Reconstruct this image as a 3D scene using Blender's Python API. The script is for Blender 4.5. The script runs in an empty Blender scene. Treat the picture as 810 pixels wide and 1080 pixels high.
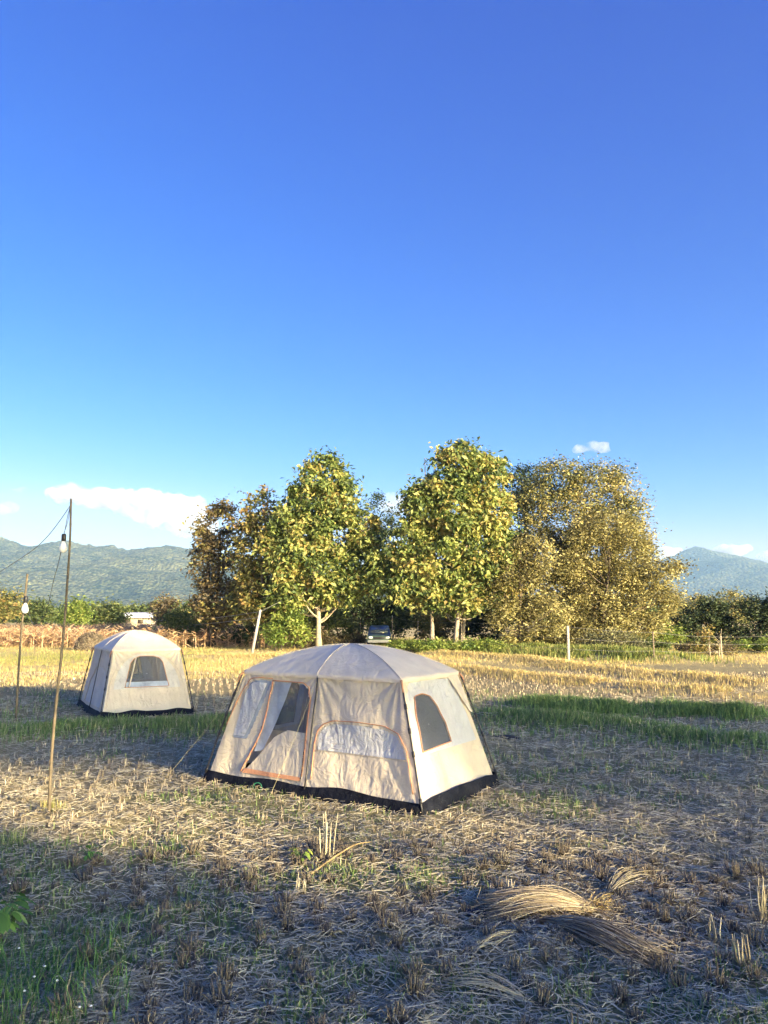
import bpy, math, random
import numpy as np
from mathutils import Vector, Matrix

RNG = np.random.default_rng(7)
random.seed(7)
R = math.radians
S = bpy.context.scene
COL = S.collection

# ------------------------------------------------------------------ camera
F, CX, CY, HZ, CH = 810.0, 405.0, 540.0, 648.0, 2.5
PITCH = math.atan((HZ - CY) / F)
cd = bpy.data.cameras.new('camera')
cam = bpy.data.objects.new('camera', cd)
COL.objects.link(cam)
cam.location = (0, 0, CH)
cam.rotation_euler = (math.pi / 2 + PITCH, 0, 0)
cd.sensor_fit = 'HORIZONTAL'
cd.sensor_width = 36
cd.lens = 36 * F / 810
cd.clip_start = .05
cd.clip_end = 60000
S.camera = cam

# ------------------------------------------------------------------ light
SUN_EL, SUN_AZ = 13.0, 133.0          # azimuth clockwise from +Y (the view direction)
w = bpy.data.worlds.new('World')
S.world = w
w.use_nodes = True
nt = w.node_tree
nt.nodes.clear()
sky = nt.nodes.new('ShaderNodeTexSky')
sky.sky_type = 'NISHITA'
sky.sun_disc = False
sky.sun_elevation = R(SUN_EL)
sky.sun_rotation = R(SUN_AZ)
sky.altitude = 300
sky.air_density = 1.0
sky.dust_density = 0.6
sky.ozone_density = 5.0
hs = nt.nodes.new('ShaderNodeHueSaturation')
hs.inputs['Saturation'].default_value = 1.1
hs.inputs['Hue'].default_value = 0.508
bg = nt.nodes.new('ShaderNodeBackground')
bg.inputs['Strength'].default_value = 0.15
wo = nt.nodes.new('ShaderNodeOutputWorld')
nt.links.new(sky.outputs[0], hs.inputs['Color'])
# the clear part of the sky is deepened channel by channel; the sun's side gets an added boost as fill for the shade
sp = nt.nodes.new('ShaderNodeSeparateColor'); cb = nt.nodes.new('ShaderNodeCombineColor')
nt.links.new(hs.outputs[0], sp.inputs[0])
def _m(op, a, b):
    n = nt.nodes.new('ShaderNodeMath'); n.operation = op
    for i, v in enumerate((a, b)):
        if hasattr(v, 'links'): nt.links.new(v, n.inputs[i])
        else: n.inputs[i].default_value = v
    return n.outputs[0]
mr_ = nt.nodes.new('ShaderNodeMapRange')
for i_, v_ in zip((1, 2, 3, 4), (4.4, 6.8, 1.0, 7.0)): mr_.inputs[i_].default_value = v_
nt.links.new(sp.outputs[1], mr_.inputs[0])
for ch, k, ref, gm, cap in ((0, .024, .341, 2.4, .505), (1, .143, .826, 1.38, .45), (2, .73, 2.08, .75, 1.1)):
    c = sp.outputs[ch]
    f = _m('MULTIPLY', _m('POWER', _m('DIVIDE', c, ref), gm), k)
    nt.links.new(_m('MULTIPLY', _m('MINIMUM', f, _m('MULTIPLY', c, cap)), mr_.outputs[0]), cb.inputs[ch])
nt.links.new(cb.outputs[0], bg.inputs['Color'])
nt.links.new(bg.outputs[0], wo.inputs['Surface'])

sd = bpy.data.lights.new('sun', 'SUN')
sd.energy = 2.4
sd.angle = R(.5)
sd.color = (1.0, .79, .48)
sun = bpy.data.objects.new('sun', sd)
COL.objects.link(sun)
to_sun = Vector((math.sin(R(SUN_AZ)) * math.cos(R(SUN_EL)), math.cos(R(SUN_AZ)) * math.cos(R(SUN_EL)), math.sin(R(SUN_EL))))
sun.rotation_euler = to_sun.to_track_quat('Z', 'Y').to_euler()
sun.location = (60, -60, 60)

vs = S.view_settings
vs.view_transform = 'Standard'
vs.look = 'None'
vs.gamma = 1
vs.exposure = 2.68
vs.use_curve_mapping = False
S.cycles.volume_bounces = 6
S.cycles.max_bounces = 12

# ------------------------------------------------------------------ helpers
def ray(px, py):
    dx, dy = px - CX, CY - py
    c, s = math.cos(PITCH), math.sin(PITCH)
    return np.array([dx, F * c - dy * s, F * s + dy * c])

def gp(px, py, z=0.0):
    """point on the plane z seen at photo pixel (px,py)"""
    d = ray(px, py)
    t = (z - CH) / d[2]
    return np.array([d[0] * t, d[1] * t, z])

def dp(px, py, Y):
    """point at distance Y seen at photo pixel"""
    d = ray(px, py)
    t = Y / d[1]
    return np.array([d[0] * t, Y, CH + d[2] * t])

def vnoise(x, y, seed=0):
    xi, yi = np.floor(x).astype(np.int64), np.floor(y).astype(np.int64)
    xf, yf = x - xi, y - yi
    def h(a, b):
        n = (a * 374761393 + b * 668265263 + seed * 974634777) & 0x7fffffff
        n = ((n ^ (n >> 13)) * 1274126177) & 0x7fffffff
        return ((n ^ (n >> 16)) & 0xffff) / 65535.0
    u, v = xf * xf * (3 - 2 * xf), yf * yf * (3 - 2 * yf)
    return (h(xi, yi) * (1 - u) + h(xi + 1, yi) * u) * (1 - v) + (h(xi, yi + 1) * (1 - u) + h(xi + 1, yi + 1) * u) * v

def fbm(x, y, oct=4, seed=0):
    s, a, t = 0, 1, 0
    for i in range(oct):
        s = s + a * vnoise(x * 2 ** i + 17.3 * i, y * 2 ** i + 5.1 * i, seed + i)
        t += a
        a *= .5
    return s / t

def mesh_np(name, V, faces, mat=None, attr=None, smooth=False, uv=None):
    """V (n,3); faces (m,k) array or list of such arrays"""
    me = bpy.data.meshes.new(name)
    V = np.asarray(V, dtype=np.float32)
    fl = faces if isinstance(faces, list) else [faces]
    fl = [np.asarray(f, dtype=np.int32) for f in fl if len(f)]
    me.vertices.add(len(V))
    me.vertices.foreach_set('co', V.ravel())
    tot = sum(f.size for f in fl)
    cnt = sum(len(f) for f in fl)
    me.loops.add(tot)
    me.polygons.add(cnt)
    me.loops.foreach_set('vertex_index', np.concatenate([f.ravel() for f in fl]))
    ls, p = [], 0
    for f in fl:
        k = f.shape[1]
        ls.append(p + np.arange(len(f)) * k)
        p += f.size
    me.polygons.foreach_set('loop_start', np.concatenate(ls).astype(np.int32))
    if smooth:
        me.polygons.foreach_set('use_smooth', np.ones(cnt, dtype=bool))
    me.update(calc_edges=True)
    if attr:
        for k, a in attr.items():
            at = me.attributes.new(k, 'FLOAT', 'POINT')
            at.data.foreach_set('value', np.asarray(a, dtype=np.float32))
    if mat:
        me.materials.append(mat)
    return me

def link(name, me, parent=None, mat=None):
    o = bpy.data.objects.new(name, me)
    COL.objects.link(o)
    if parent is not None:
        o.parent = parent
    if mat and me and not me.materials:
        me.materials.append(mat)
    return o

def tag(o, label=None, cat=None, group=None, kind=None):
    if label: o['label'] = label
    if cat: o['category'] = cat
    if group: o['group'] = group
    if kind: o['kind'] = kind
    return o

def empty(name, loc, rz=0):
    o = bpy.data.objects.new(name, None)
    o.empty_display_size = .3
    COL.objects.link(o)
    o.location = tuple(float(v) for v in loc)
    o.rotation_euler = (0, 0, rz)
    return o

def grid_faces(nu, nv, wrap=False):
    i, j = np.meshgrid(np.arange(nu - (0 if wrap else 1)), np.arange(nv - 1), indexing='ij')
    i, j = i.ravel(), j.ravel()
    i2 = (i + 1) % nu
    return np.stack([i * nv + j, i2 * nv + j, i2 * nv + j + 1, i * nv + j + 1], 1)

def tube_data(pts, rad, n=8, close=True):
    P = np.array(pts, dtype=float)
    m = len(P)
    rad = np.full(m, rad) if np.isscalar(rad) else np.array(rad, dtype=float)
    T = np.gradient(P, axis=0)
    T /= np.linalg.norm(T, axis=1)[:, None] + 1e-9
    up = np.array([0, 0, 1.0]) if abs(T[0][2]) < .9 else np.array([1.0, 0, 0])
    V = []
    a = np.cross(T[0], up); a /= np.linalg.norm(a)
    for k in range(m):
        a = a - T[k] * a.dot(T[k]); a /= np.linalg.norm(a) + 1e-9
        b = np.cross(T[k], a)
        th = np.arange(n) / n * 2 * math.pi
        V.append(P[k] + rad[k] * (np.cos(th)[:, None] * a + np.sin(th)[:, None] * b))
    V = np.concatenate(V)
    k, i = np.meshgrid(np.arange(m - 1), np.arange(n), indexing='ij')
    k, i = k.ravel(), i.ravel()
    i2 = (i + 1) % n
    Fq = np.stack([k * n + i, k * n + i2, (k + 1) * n + i2, (k + 1) * n + i], 1)
    if close:
        c0, c1 = len(V), len(V) + 1
        V = np.vstack([V, P[0], P[-1]])
        i = np.arange(n); i2 = (i + 1) % n
        t0 = np.stack([np.full(n, c0), i2, i], 1)
        t1 = np.stack([np.full(n, c1), (m - 1) * n + i, (m - 1) * n + i2], 1)
        return V, Fq, np.vstack([t0, t1])
    return V, Fq, np.zeros((0, 3), int)

class Bld:
    def __init__(s): s.V, s.Q, s.T, s.n = [], [], [], 0
    def add(s, V, Q=None, T=None):
        V = np.asarray(V, float)
        if Q is not None and len(Q): s.Q.append(np.asarray(Q) + s.n)
        if T is not None and len(T): s.T.append(np.asarray(T) + s.n)
        s.V.append(V); s.n += len(V)
        return s
    def tube(s, pts, rad, n=8): return s.add(*tube_data(pts, rad, n))
    def box(s, lo, hi, rz=0, bev=0):
        lo, hi = np.array(lo, float), np.array(hi, float)
        V = np.array([[x, y, z] for x in (lo[0], hi[0]) for y in (lo[1], hi[1]) for z in (lo[2], hi[2])])
        return s.add(V, [[0, 1, 3, 2], [4, 6, 7, 5], [0, 4, 5, 1], [2, 3, 7, 6], [0, 2, 6, 4], [1, 5, 7, 3]])
    def lathe(s, prof, c=(0, 0, 0), n=20):
        th = np.arange(n) / n * 2 * math.pi
        V = np.concatenate([np.stack([r * np.cos(th), r * np.sin(th), np.full(n, z)], 1) for r, z in prof]) + np.array(c)
        m = len(prof)
        k, i = np.meshgrid(np.arange(m - 1), np.arange(n), indexing='ij')
        k, i = k.ravel(), i.ravel(); i2 = (i + 1) % n
        return s.add(V, np.stack([k * n + i, k * n + i2, (k + 1) * n + i2, (k + 1) * n + i], 1))
    def build(s, name, mat, parent=None, smooth=False, bevel=0):
        me = mesh_np(name, np.vstack(s.V), [np.vstack(x) for x in (s.Q, s.T) if x], mat, smooth=smooth)
        o = link(name, me, parent)
        if bevel:
            m = o.modifiers.new('bevel', 'BEVEL'); m.width = bevel; m.segments = 2; m.limit_method = 'ANGLE'
        return o

# ------------------------------------------------------------------ materials
def mat_new(name):
    m = bpy.data.materials.new(name)
    m.use_nodes = True
    m.node_tree.nodes.clear()
    return m, m.node_tree

def N(nt, t, **kw):
    n = nt.nodes.new(t)
    for k, v in kw.items():
        if k in n.inputs: n.inputs[k].default_value = v
        else: setattr(n, k, v)
    return n

def ramp(nt, fac, stops):
    r = nt.nodes.new('ShaderNodeValToRGB')
    e = r.color_ramp.elements
    while len(e) < len(stops): e.new(.5)
    for el, (p, c) in zip(e, stops):
        el.position = p
        el.color = (c[0], c[1], c[2], 1)
    nt.links.new(fac, r.inputs[0])
    return r.outputs[0]

def noise(nt, scale, detail=4, rough=.6, dist=0, coord='Object'):
    tc = nt.nodes.new('ShaderNodeTexCoord')
    n = N(nt, 'ShaderNodeTexNoise')
    n.inputs['Scale'].default_value = scale
    n.inputs['Detail'].default_value = detail
    n.inputs['Roughness'].default_value = rough
    n.inputs['Distortion'].default_value = dist
    nt.links.new(tc.outputs[coord], n.inputs['Vector'])
    return n.outputs[0]

def mixc(nt, fac, a, b, mode='MIX'):
    m = nt.nodes.new('ShaderNodeMix')
    m.data_type = 'RGBA'; m.blend_type = mode
    for s, v in ((0, fac), (6, a), (7, b)):
        if hasattr(v, 'links'): nt.links.new(v, m.inputs[s])
        else: m.inputs[s].default_value = v if s == 0 else (v[0], v[1], v[2], 1)
    return m.outputs[2]

def bump(nt, h, strength=.5, dist=.02):
    b = nt.nodes.new('ShaderNodeBump')
    b.inputs['Strength'].default_value = strength
    b.inputs['Distance'].default_value = dist
    nt.links.new(h, b.inputs['Height'])
    return b.outputs[0]

def simple(name, stops, scale=8, rough=.85, bstr=.3, bdist=.01, metal=0, trans=0, spec=.3, detail=5):
    m, nt = mat_new(name)
    n = noise(nt, scale, detail)
    col = ramp(nt, n, stops)
    p = N(nt, 'ShaderNodeBsdfPrincipled')
    p.inputs['Roughness'].default_value = rough
    p.inputs['Metallic'].default_value = metal
    p.inputs['Specular IOR Level'].default_value = spec
    nt.links.new(col, p.inputs['Base Color'])
    if bstr: nt.links.new(bump(nt, n, bstr, bdist), p.inputs['Normal'])
    o = N(nt, 'ShaderNodeOutputMaterial')
    if trans:
        t = N(nt, 'ShaderNodeBsdfTranslucent')
        nt.links.new(col, t.inputs[0])
        mx = N(nt, 'ShaderNodeMixShader'); mx.inputs[0].default_value = trans
        nt.links.new(p.outputs[0], mx.inputs[1]); nt.links.new(t.outputs[0], mx.inputs[2])
        nt.links.new(mx.outputs[0], o.inputs[0])
    else:
        nt.links.new(p.outputs[0], o.inputs[0])
    return m

def leafmat(name, stops, trans=.3, rough=.6):
    """leaf or blade: colour picked by the per-leaf attribute 'rnd'"""
    m, nt = mat_new(name)
    a = N(nt, 'ShaderNodeAttribute', attribute_name='rnd')
    col = ramp(nt, a.outputs['Fac'], stops)
    d = N(nt, 'ShaderNodeBsdfDiffuse')
    nt.links.new(col, d.inputs[0])
    o = N(nt, 'ShaderNodeOutputMaterial')
    last = d.outputs[0]
    if trans:
        t = N(nt, 'ShaderNodeBsdfTranslucent')
        nt.links.new(col, t.inputs[0])
        mx = N(nt, 'ShaderNodeMixShader'); mx.inputs[0].default_value = trans
        nt.links.new(last, mx.inputs[1]); nt.links.new(t.outputs[0], mx.inputs[2])
        last = mx.outputs[0]
    g = N(nt, 'ShaderNodeBsdfGlossy'); g.inputs['Roughness'].default_value = rough
    g.inputs['Color'].default_value = (.6, .6, .6, 1)
    mx = N(nt, 'ShaderNodeMixShader'); mx.inputs[0].default_value = .05
    nt.links.new(last, mx.inputs[1]); nt.links.new(g.outputs[0], mx.inputs[2])
    nt.links.new(mx.outputs[0], o.inputs[0])
    return m

M = {}
M['straw'] = leafmat('straw', [(0, (.22, .18, .11)), (.3, (.42, .36, .22)), (.7, (.63, .56, .37)), (1, (.78, .71, .5))], .15)
M['stubble'] = leafmat('stubble', [(0, (.07, .06, .045)), (.4, (.18, .145, .1)), (.8, (.44, .36, .24)), (1, (.66, .56, .38))], .1)
M['grass'] = leafmat('grass', [(0, (.08, .14, .04)), (.3, (.16, .26, .07)), (.6, (.28, .36, .12)), (.8, (.44, .42, .2)), (1, (.6, .52, .32))], .35)
M['brightgrass'] = leafmat('bright_grass', [(0, (.1, .18, .045)), (.5, (.2, .32, .09)), (.85, (.38, .44, .15)), (1, (.55, .5, .28))], .4)
M['bank'] = leafmat('bank_grass', [(0, (.12, .18, .04)), (.4, (.26, .3, .07)), (.7, (.45, .4, .12)), (1, (.6, .46, .2))], .35)
M['gold'] = leafmat('gold_grass', [(0, (.26, .32, .08)), (.35, (.5, .44, .13)), (.7, (.68, .52, .22)), (1, (.78, .64, .36))], .4)
M['corn'] = leafmat('dry_corn', [(0, (.2, .12, .06)), (.4, (.4, .25, .13)), (.8, (.55, .38, .22)), (1, (.62, .5, .34))], .25)
M['teak'] = leafmat('teak_leaves', [(0, (.06, .10, .03)), (.35, (.16, .22, .055)), (.6, (.31, .35, .10)), (.85, (.5, .45, .14)), (1, (.45, .34, .12))], .35)
M['teak2'] = leafmat('teak_leaves_yellow', [(0, (.08, .1, .03)), (.4, (.19, .2, .06)), (.75, (.36, .31, .09)), (1, (.4, .25, .1))], .35)
M['brownleaf'] = leafmat('brown_leaves', [(0, (.05, .05, .03)), (.4, (.13, .1, .06)), (.75, (.22, .17, .07)), (1, (.2, .2, .06))], .25)
M['goldleaf'] = leafmat('golden_leaves', [(0, (.11, .09, .03)), (.35, (.21, .195, .075)), (.7, (.38, .34, .135)), (1, (.5, .44, .19))], .3)
M['olive'] = leafmat('olive_leaves', [(0, (.06, .075, .035)), (.4, (.16, .17, .06)), (.75, (.34, .3, .11)), (1, (.5, .42, .17))], .25)
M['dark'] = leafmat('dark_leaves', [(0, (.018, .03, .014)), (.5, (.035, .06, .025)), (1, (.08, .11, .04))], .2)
M['mid'] = leafmat('green_leaves', [(0, (.04, .065, .02)), (.5, (.09, .13, .035)), (1, (.2, .22, .07))], .3)
M['pale'] = leafmat('pale_leaves', [(0, (.1, .11, .05)), (.5, (.2, .2, .1)), (1, (.3, .28, .14))], .3)
M['lime'] = leafmat('lime_leaves', [(0, (.09, .15, .03)), (.5, (.2, .28, .05)), (1, (.34, .36, .09))], .35)
M['weed'] = leafmat('weed_leaves', [(0, (.04, .1, .02)), (.5, (.08, .2, .04)), (.85, (.16, .3, .08)), (1, (.4, .36, .2))], .3)
M['bark'] = simple('bark', [(.3, (.09, .07, .05)), (.7, (.24, .19, .14))], 6, bstr=.6, bdist=.03)
M['barkpale'] = simple('pale_bark', [(.3, (.28, .23, .17)), (.7, (.45, .38, .29))], 6, bstr=.4, bdist=.02)
M['barkdark'] = simple('dark_bark', [(.3, (.03, .025, .02)), (.7, (.08, .065, .05))], 6, bstr=.5, bdist=.03)
M['bamboo'] = simple('bamboo', [(.3, (.16, .11, .05)), (.55, (.34, .25, .12)), (.8, (.42, .33, .17))], 4, .6, .2, .004)
M['bamboodark'] = simple('bamboo_weathered', [(.3, (.05, .045, .035)), (.6, (.15, .12, .08)), (.8, (.3, .23, .13))], 5, .7, .2, .004)
M['concrete'] = simple('concrete', [(.3, (.3, .28, .25)), (.7, (.46, .43, .39))], 10, .9, .2)
M['wire'] = simple('wire', [(.3, (.18, .18, .17)), (.7, (.3, .3, .28))], 10, .5, 0)
M['cable'] = simple('cable', [(.3, (.05, .05, .055)), (.7, (.11, .11, .12))], 10, .5, 0)
M['blackplastic'] = simple('black_plastic', [(.3, (.012, .012, .015)), (.7, (.03, .03, .035))], 10, .4, .1)
M['pole'] = simple('tent_pole', [(.3, (.015, .015, .018)), (.7, (.04, .04, .045))], 10, .35, 0)
M['guy'] = simple('guy_cord', [(.3, (.3, .27, .15)), (.7, (.42, .38, .2))], 30, .7, 0)
M['orange'] = simple('orange_webbing', [(.3, (.5, .22, .11)), (.7, (.62, .33, .19))], 30, .75, .2, .002)
M['metalroof'] = simple('zinc_roof', [(.3, (.55, .56, .58)), (.7, (.72, .73, .74))], 2, .45, .1)
M['housewall'] = simple('plaster', [(.3, (.35, .28, .22)), (.7, (.45, .38, .3))], 2, .9, .1)
M['door'] = simple('house_door', [(.3, (.06, .05, .04)), (.7, (.1, .08, .06))], 2, .7, 0)

def fabric(name, c, trans, wr=.5, sc=1.0, rough=.6):
    m, nt = mat_new(name)
    tc = N(nt, 'ShaderNodeTexCoord')
    mp = N(nt, 'ShaderNodeMapping'); mp.inputs['Scale'].default_value = (3.2 * sc, 3.2 * sc, .8 * sc)
    nt.links.new(tc.outputs['Object'], mp.inputs[0])
    n1 = N(nt, 'ShaderNodeTexNoise'); n1.inputs['Scale'].default_value = 1.6; n1.inputs['Detail'].default_value = 6; n1.inputs['Distortion'].default_value = .6
    nt.links.new(mp.outputs[0], n1.inputs['Vector'])
    n2 = noise(nt, 2.2, 3)
    col = ramp(nt, n2, [(.3, tuple(v * .88 for v in c)), (.7, tuple(min(1, v * 1.08) for v in c))])
    p = N(nt, 'ShaderNodeBsdfPrincipled')
    p.inputs['Roughness'].default_value = rough
    p.inputs['Specular IOR Level'].default_value = .35
    p.inputs['Sheen Weight'].default_value = .1
    nt.links.new(col, p.inputs['Base Color'])
    n3 = N(nt, 'ShaderNodeTexNoise'); n3.inputs['Scale'].default_value = 4.2 * sc; n3.inputs['Detail'].default_value = 4; n3.inputs['Distortion'].default_value = 1.4
    nt.links.new(tc.outputs['Object'], n3.inputs['Vector'])
    sb_ = N(nt, 'ShaderNodeMath', operation='SUBTRACT'); nt.links.new(n3.outputs[0], sb_.inputs[0]); sb_.inputs[1].default_value = .5
    ab_ = N(nt, 'ShaderNodeMath', operation='ABSOLUTE'); nt.links.new(sb_.outputs[0], ab_.inputs[0])
    ad_ = N(nt, 'ShaderNodeMath', operation='MULTIPLY_ADD'); nt.links.new(ab_.outputs[0], ad_.inputs[0]); ad_.inputs[1].default_value = -1.1; nt.links.new(n1.outputs[0], ad_.inputs[2])
    nb = bump(nt, ad_.outputs[0], wr, .09)
    nt.links.new(nb, p.inputs['Normal'])
    t = N(nt, 'ShaderNodeBsdfTranslucent')
    nt.links.new(col, t.inputs[0])
    mx = N(nt, 'ShaderNodeMixShader'); mx.inputs[0].default_value = trans
    nt.links.new(p.outputs[0], mx.inputs[1]); nt.links.new(t.outputs[0], mx.inputs[2])
    o = N(nt, 'ShaderNodeOutputMaterial')
    nt.links.new(mx.outputs[0], o.inputs[0])
    return m

def meshnet(name, c, alpha):
    """fine netting: partly see-through"""
    m, nt = mat_new(name)
    p = N(nt, 'ShaderNodeBsdfPrincipled')
    n2 = noise(nt, 3, 4)
    nt.links.new(ramp(nt, n2, [(.35, tuple(v * .7 for v in c)), (.7, tuple(min(1, v * 1.25) for v in c))]), p.inputs['Base Color'])
    p.inputs['Roughness'].default_value = .7
    nt.links.new(bump(nt, n2, .6, .05), p.inputs['Normal'])
    t = N(nt, 'ShaderNodeBsdfTransparent')
    mx = N(nt, 'ShaderNodeMixShader'); mx.inputs[0].default_value = alpha
    nt.links.new(p.outputs[0], mx.inputs[1]); nt.links.new(t.outputs[0], mx.inputs[2])
    o = N(nt, 'ShaderNodeOutputMaterial')
    nt.links.new(mx.outputs[0], o.inputs[0])
    return m

M['fab'] = fabric('tent_fabric', (.70, .61, .48), .22, .42)
M['roof'] = fabric('tent_roof_fabric', (.78, .68, .53), .18, .3)
M['white'] = fabric('tent_white_mesh', (.66, .67, .70), .3, .7, 1.4)
M['panel'] = fabric('tent_pale_panel', (.7, .66, .6), .3, .5, 1.2)
M['net'] = meshnet('tent_netting', (.07, .085, .11), .35)
M['netlight'] = meshnet('tent_netting_light', (.38, .43, .5), .15)
M['tarp'] = simple('groundsheet', [(.3, (.006, .007, .011)), (.7, (.016, .018, .026))], 5, .7, 1, .05, spec=.08)

# ------------------------------------------------------------------ terrain layout
def poly_px(pts): return np.array([gp(x, y)[:2] for x, y in pts])
B_LEFT = np.vstack([[-30, 17.5], poly_px([(0, 774), (120, 771), (240, 767), (380, 762)])])
B_R1 = np.vstack([poly_px([(490, 757), (570, 762), (660, 772), (740, 782), (810, 790)]), [18, 11.5]])
B_R2 = np.vstack([poly_px([(560, 746), (620, 748), (700, 752), (780, 756)])])
G1 = np.vstack([poly_px([(200, 694), (330, 697), (430, 702), (480, 708), (554, 717), (618, 723), (704, 731), (810, 738)]), [40, 15]])
G2 = np.vstack([poly_px([(450, 690), (560, 698), (611, 706), (678, 713), (740, 719), (810, 725)]), [40, 22]])
BANK = np.vstack([poly_px([(410, 684), (500, 686), (600, 692), (700, 697)])])

def pdist(x, y, P):
    d = np.full(x.shape, 1e9)
    for a, b in zip(P[:-1], P[1:]):
        v = b - a
        t = np.clip(((x - a[0]) * v[0] + (y - a[1]) * v[1]) / v.dot(v), 0, 1)
        d = np.minimum(d, np.hypot(x - a[0] - t * v[0], y - a[1] - t * v[1]))
    return d

def gz(x, y):
    x = np.asarray(x, float); y = np.asarray(y, float)
    near = np.exp(-(y / 60.0) ** 2)
    z = (.05 * (fbm(x * .9, y * .9, 3, 3) - .5) + .05 * (vnoise(x * 3.1, y * 3.1, 9) - .5) + .025 * (vnoise(x * 9, y * 9, 11) - .5)) * near
    for P, h, s in ((B_LEFT, .10, .7), (B_R1, .16, .8), (B_R2, .10, .6), (G1, .22, .55), (G2, .22, .6), (BANK, .35, 1.6)):
        z = z + h * np.exp(-(pdist(x, y, P) / s) ** 2)
    return z

def zones(x, y):
    n = fbm(x * .45, y * .45, 3, 21)
    n2 = fbm(x * 1.3, y * 1.3, 3, 31)
    g = np.zeros_like(x)
    for P, s in ((B_LEFT, .65), (B_R1, .7), (B_R2, .45)):
        g = np.maximum(g, np.exp(-(pdist(x, y, P) / s) ** 4) * 1.0)
    px = 405 + x / np.maximum(y, 1) * 810
    patch = np.clip((n - .46) * 7, 0, 1) * np.clip((n2 - .35) * 4, 0, 1)
    g = np.maximum(g, patch * np.where(y < 13, .6, .35))
    g = np.where(y > 26, 0, g)
    gold = np.clip((y - 38 + 6 * (n - .5)) / 5, 0, 1)
    for P in (G1, G2):
        gold = np.maximum(gold, np.exp(-(pdist(x, y, P) / .9) ** 4))
    gold = np.where((x < -2), np.clip((y - 28 + 8 * (n - .5)) / 5, 0, 1), gold)
    return g, gold

# ground: one sheet, fine near the camera and coarser towards the horizon
yy = [-400, -150, -60, -25, -10, -4, 0, 2, 3.2]
y = 3.2
while y < 9300:
    y += max(.045, y * .011) if y < 70 else y * .05
    yy.append(y)
yy = np.array(yy)
uu = np.concatenate([[-14, -7, -4, -2.4, -1.6, -1.1, -.85, -.7], np.linspace(-.6, .6, 330), [.7, .85, 1.1, 1.6, 2.4, 4, 7, 14]])
U, Y = np.meshgrid(uu, yy, indexing='ij')
X = U * np.maximum(np.abs(Y), 5.0)
X = np.clip(X, -9300, 9300)
Z = gz(X, Y)
V = np.stack([X.ravel(), Y.ravel(), Z.ravel()], 1)
zg, zo = zones(X.ravel(), Y.ravel())

m, nt_ = mat_new('field_ground')
a1 = N(nt_, 'ShaderNodeAttribute', attribute_name='green')
a2 = N(nt_, 'ShaderNodeAttribute', attribute_name='gold')
nA = noise(nt_, 26, 6, .7, .5); nB = noise(nt_, 2.3, 5, .6); nC = noise(nt_, 95, 3, .6)
nm = N(nt_, 'ShaderNodeMath', operation='MULTIPLY_ADD'); nt_.links.new(nC, nm.inputs[0]); nm.inputs[1].default_value = .5
nt_.links.new(nA, nm.inputs[2])
nm2 = N(nt_, 'ShaderNodeMath', operation='MULTIPLY'); nt_.links.new(nm.outputs[0], nm2.inputs[0]); nm2.inputs[1].default_value = .68
base = ramp(nt_, nm2.outputs[0], [(.34, (.09, .075, .04)), (.48, (.25, .21, .11)), (.6, (.42, .36, .19)), (.75, (.56, .49, .28))])
base2 = mixc(nt_, .35, base, ramp(nt_, nB, [(.3, (.2, .185, .09)), (.7, (.5, .43, .24))]))
grn = ramp(nt_, nA, [(.3, (.07, .09, .035)), (.55, (.17, .2, .08)), (.8, (.34, .32, .18))])
gld = ramp(nt_, nA, [(.3, (.34, .28, .12)), (.5, (.55, .44, .2)), (.75, (.68, .56, .3))])
c1 = mixc(nt_, a2.outputs['Fac'], base2, gld)
c2 = mixc(nt_, a1.outputs['Fac'], c1, grn)
p = N(nt_, 'ShaderNodeBsdfPrincipled'); p.inputs['Roughness'].default_value = 1; p.inputs['Specular IOR Level'].default_value = .1
nt_.links.new(c2, p.inputs['Base Color'])
nt_.links.new(bump(nt_, nm2.outputs[0], .9, .05), p.inputs['Normal'])
o_ = N(nt_, 'ShaderNodeOutputMaterial'); nt_.links.new(p.outputs[0], o_.inputs[0])
gme = mesh_np('ground', V, grid_faces(len(uu), len(yy)), m, {'green': zg * .8, 'gold': zo * .85}, smooth=True)
tag(link('ground', gme), kind='structure')

# ------------------------------------------------------------------ mountains
def forestmat(name, dark, lite, cell):
    m, nt = mat_new(name)
    tc = N(nt, 'ShaderNodeTexCoord')
    vo = N(nt, 'ShaderNodeTexVoronoi'); vo.inputs['Scale'].default_value = 1 / cell
    nt.links.new(tc.outputs['Object'], vo.inputs['Vector'])
    sp = N(nt, 'ShaderNodeSeparateColor'); nt.links.new(vo.outputs['Color'], sp.inputs[0])
    n1 = noise(nt, 1 / (cell * 14), 6, .65)
    col = ramp(nt, sp.outputs[0], [(.1, dark), (.8, lite)])
    col = mixc(nt, .45, col, ramp(nt, n1, [(.38, dark), (.62, (lite[0] * 1.3, lite[1] * 1.1, lite[2]))]))
    p = N(nt, 'ShaderNodeBsdfDiffuse')
    nt.links.new(col, p.inputs[0])
    inv = N(nt, 'ShaderNodeMath', operation='SUBTRACT'); inv.inputs[0].default_value = 1
    nt.links.new(vo.outputs['Distance'], inv.inputs[1])
    nt.links.new(bump(nt, inv.outputs[0], 1, cell * .8), p.inputs['Normal'])
    o = N(nt, 'ShaderNodeOutputMaterial'); nt.links.new(p.outputs[0], o.inputs[0])
    return m

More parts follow.
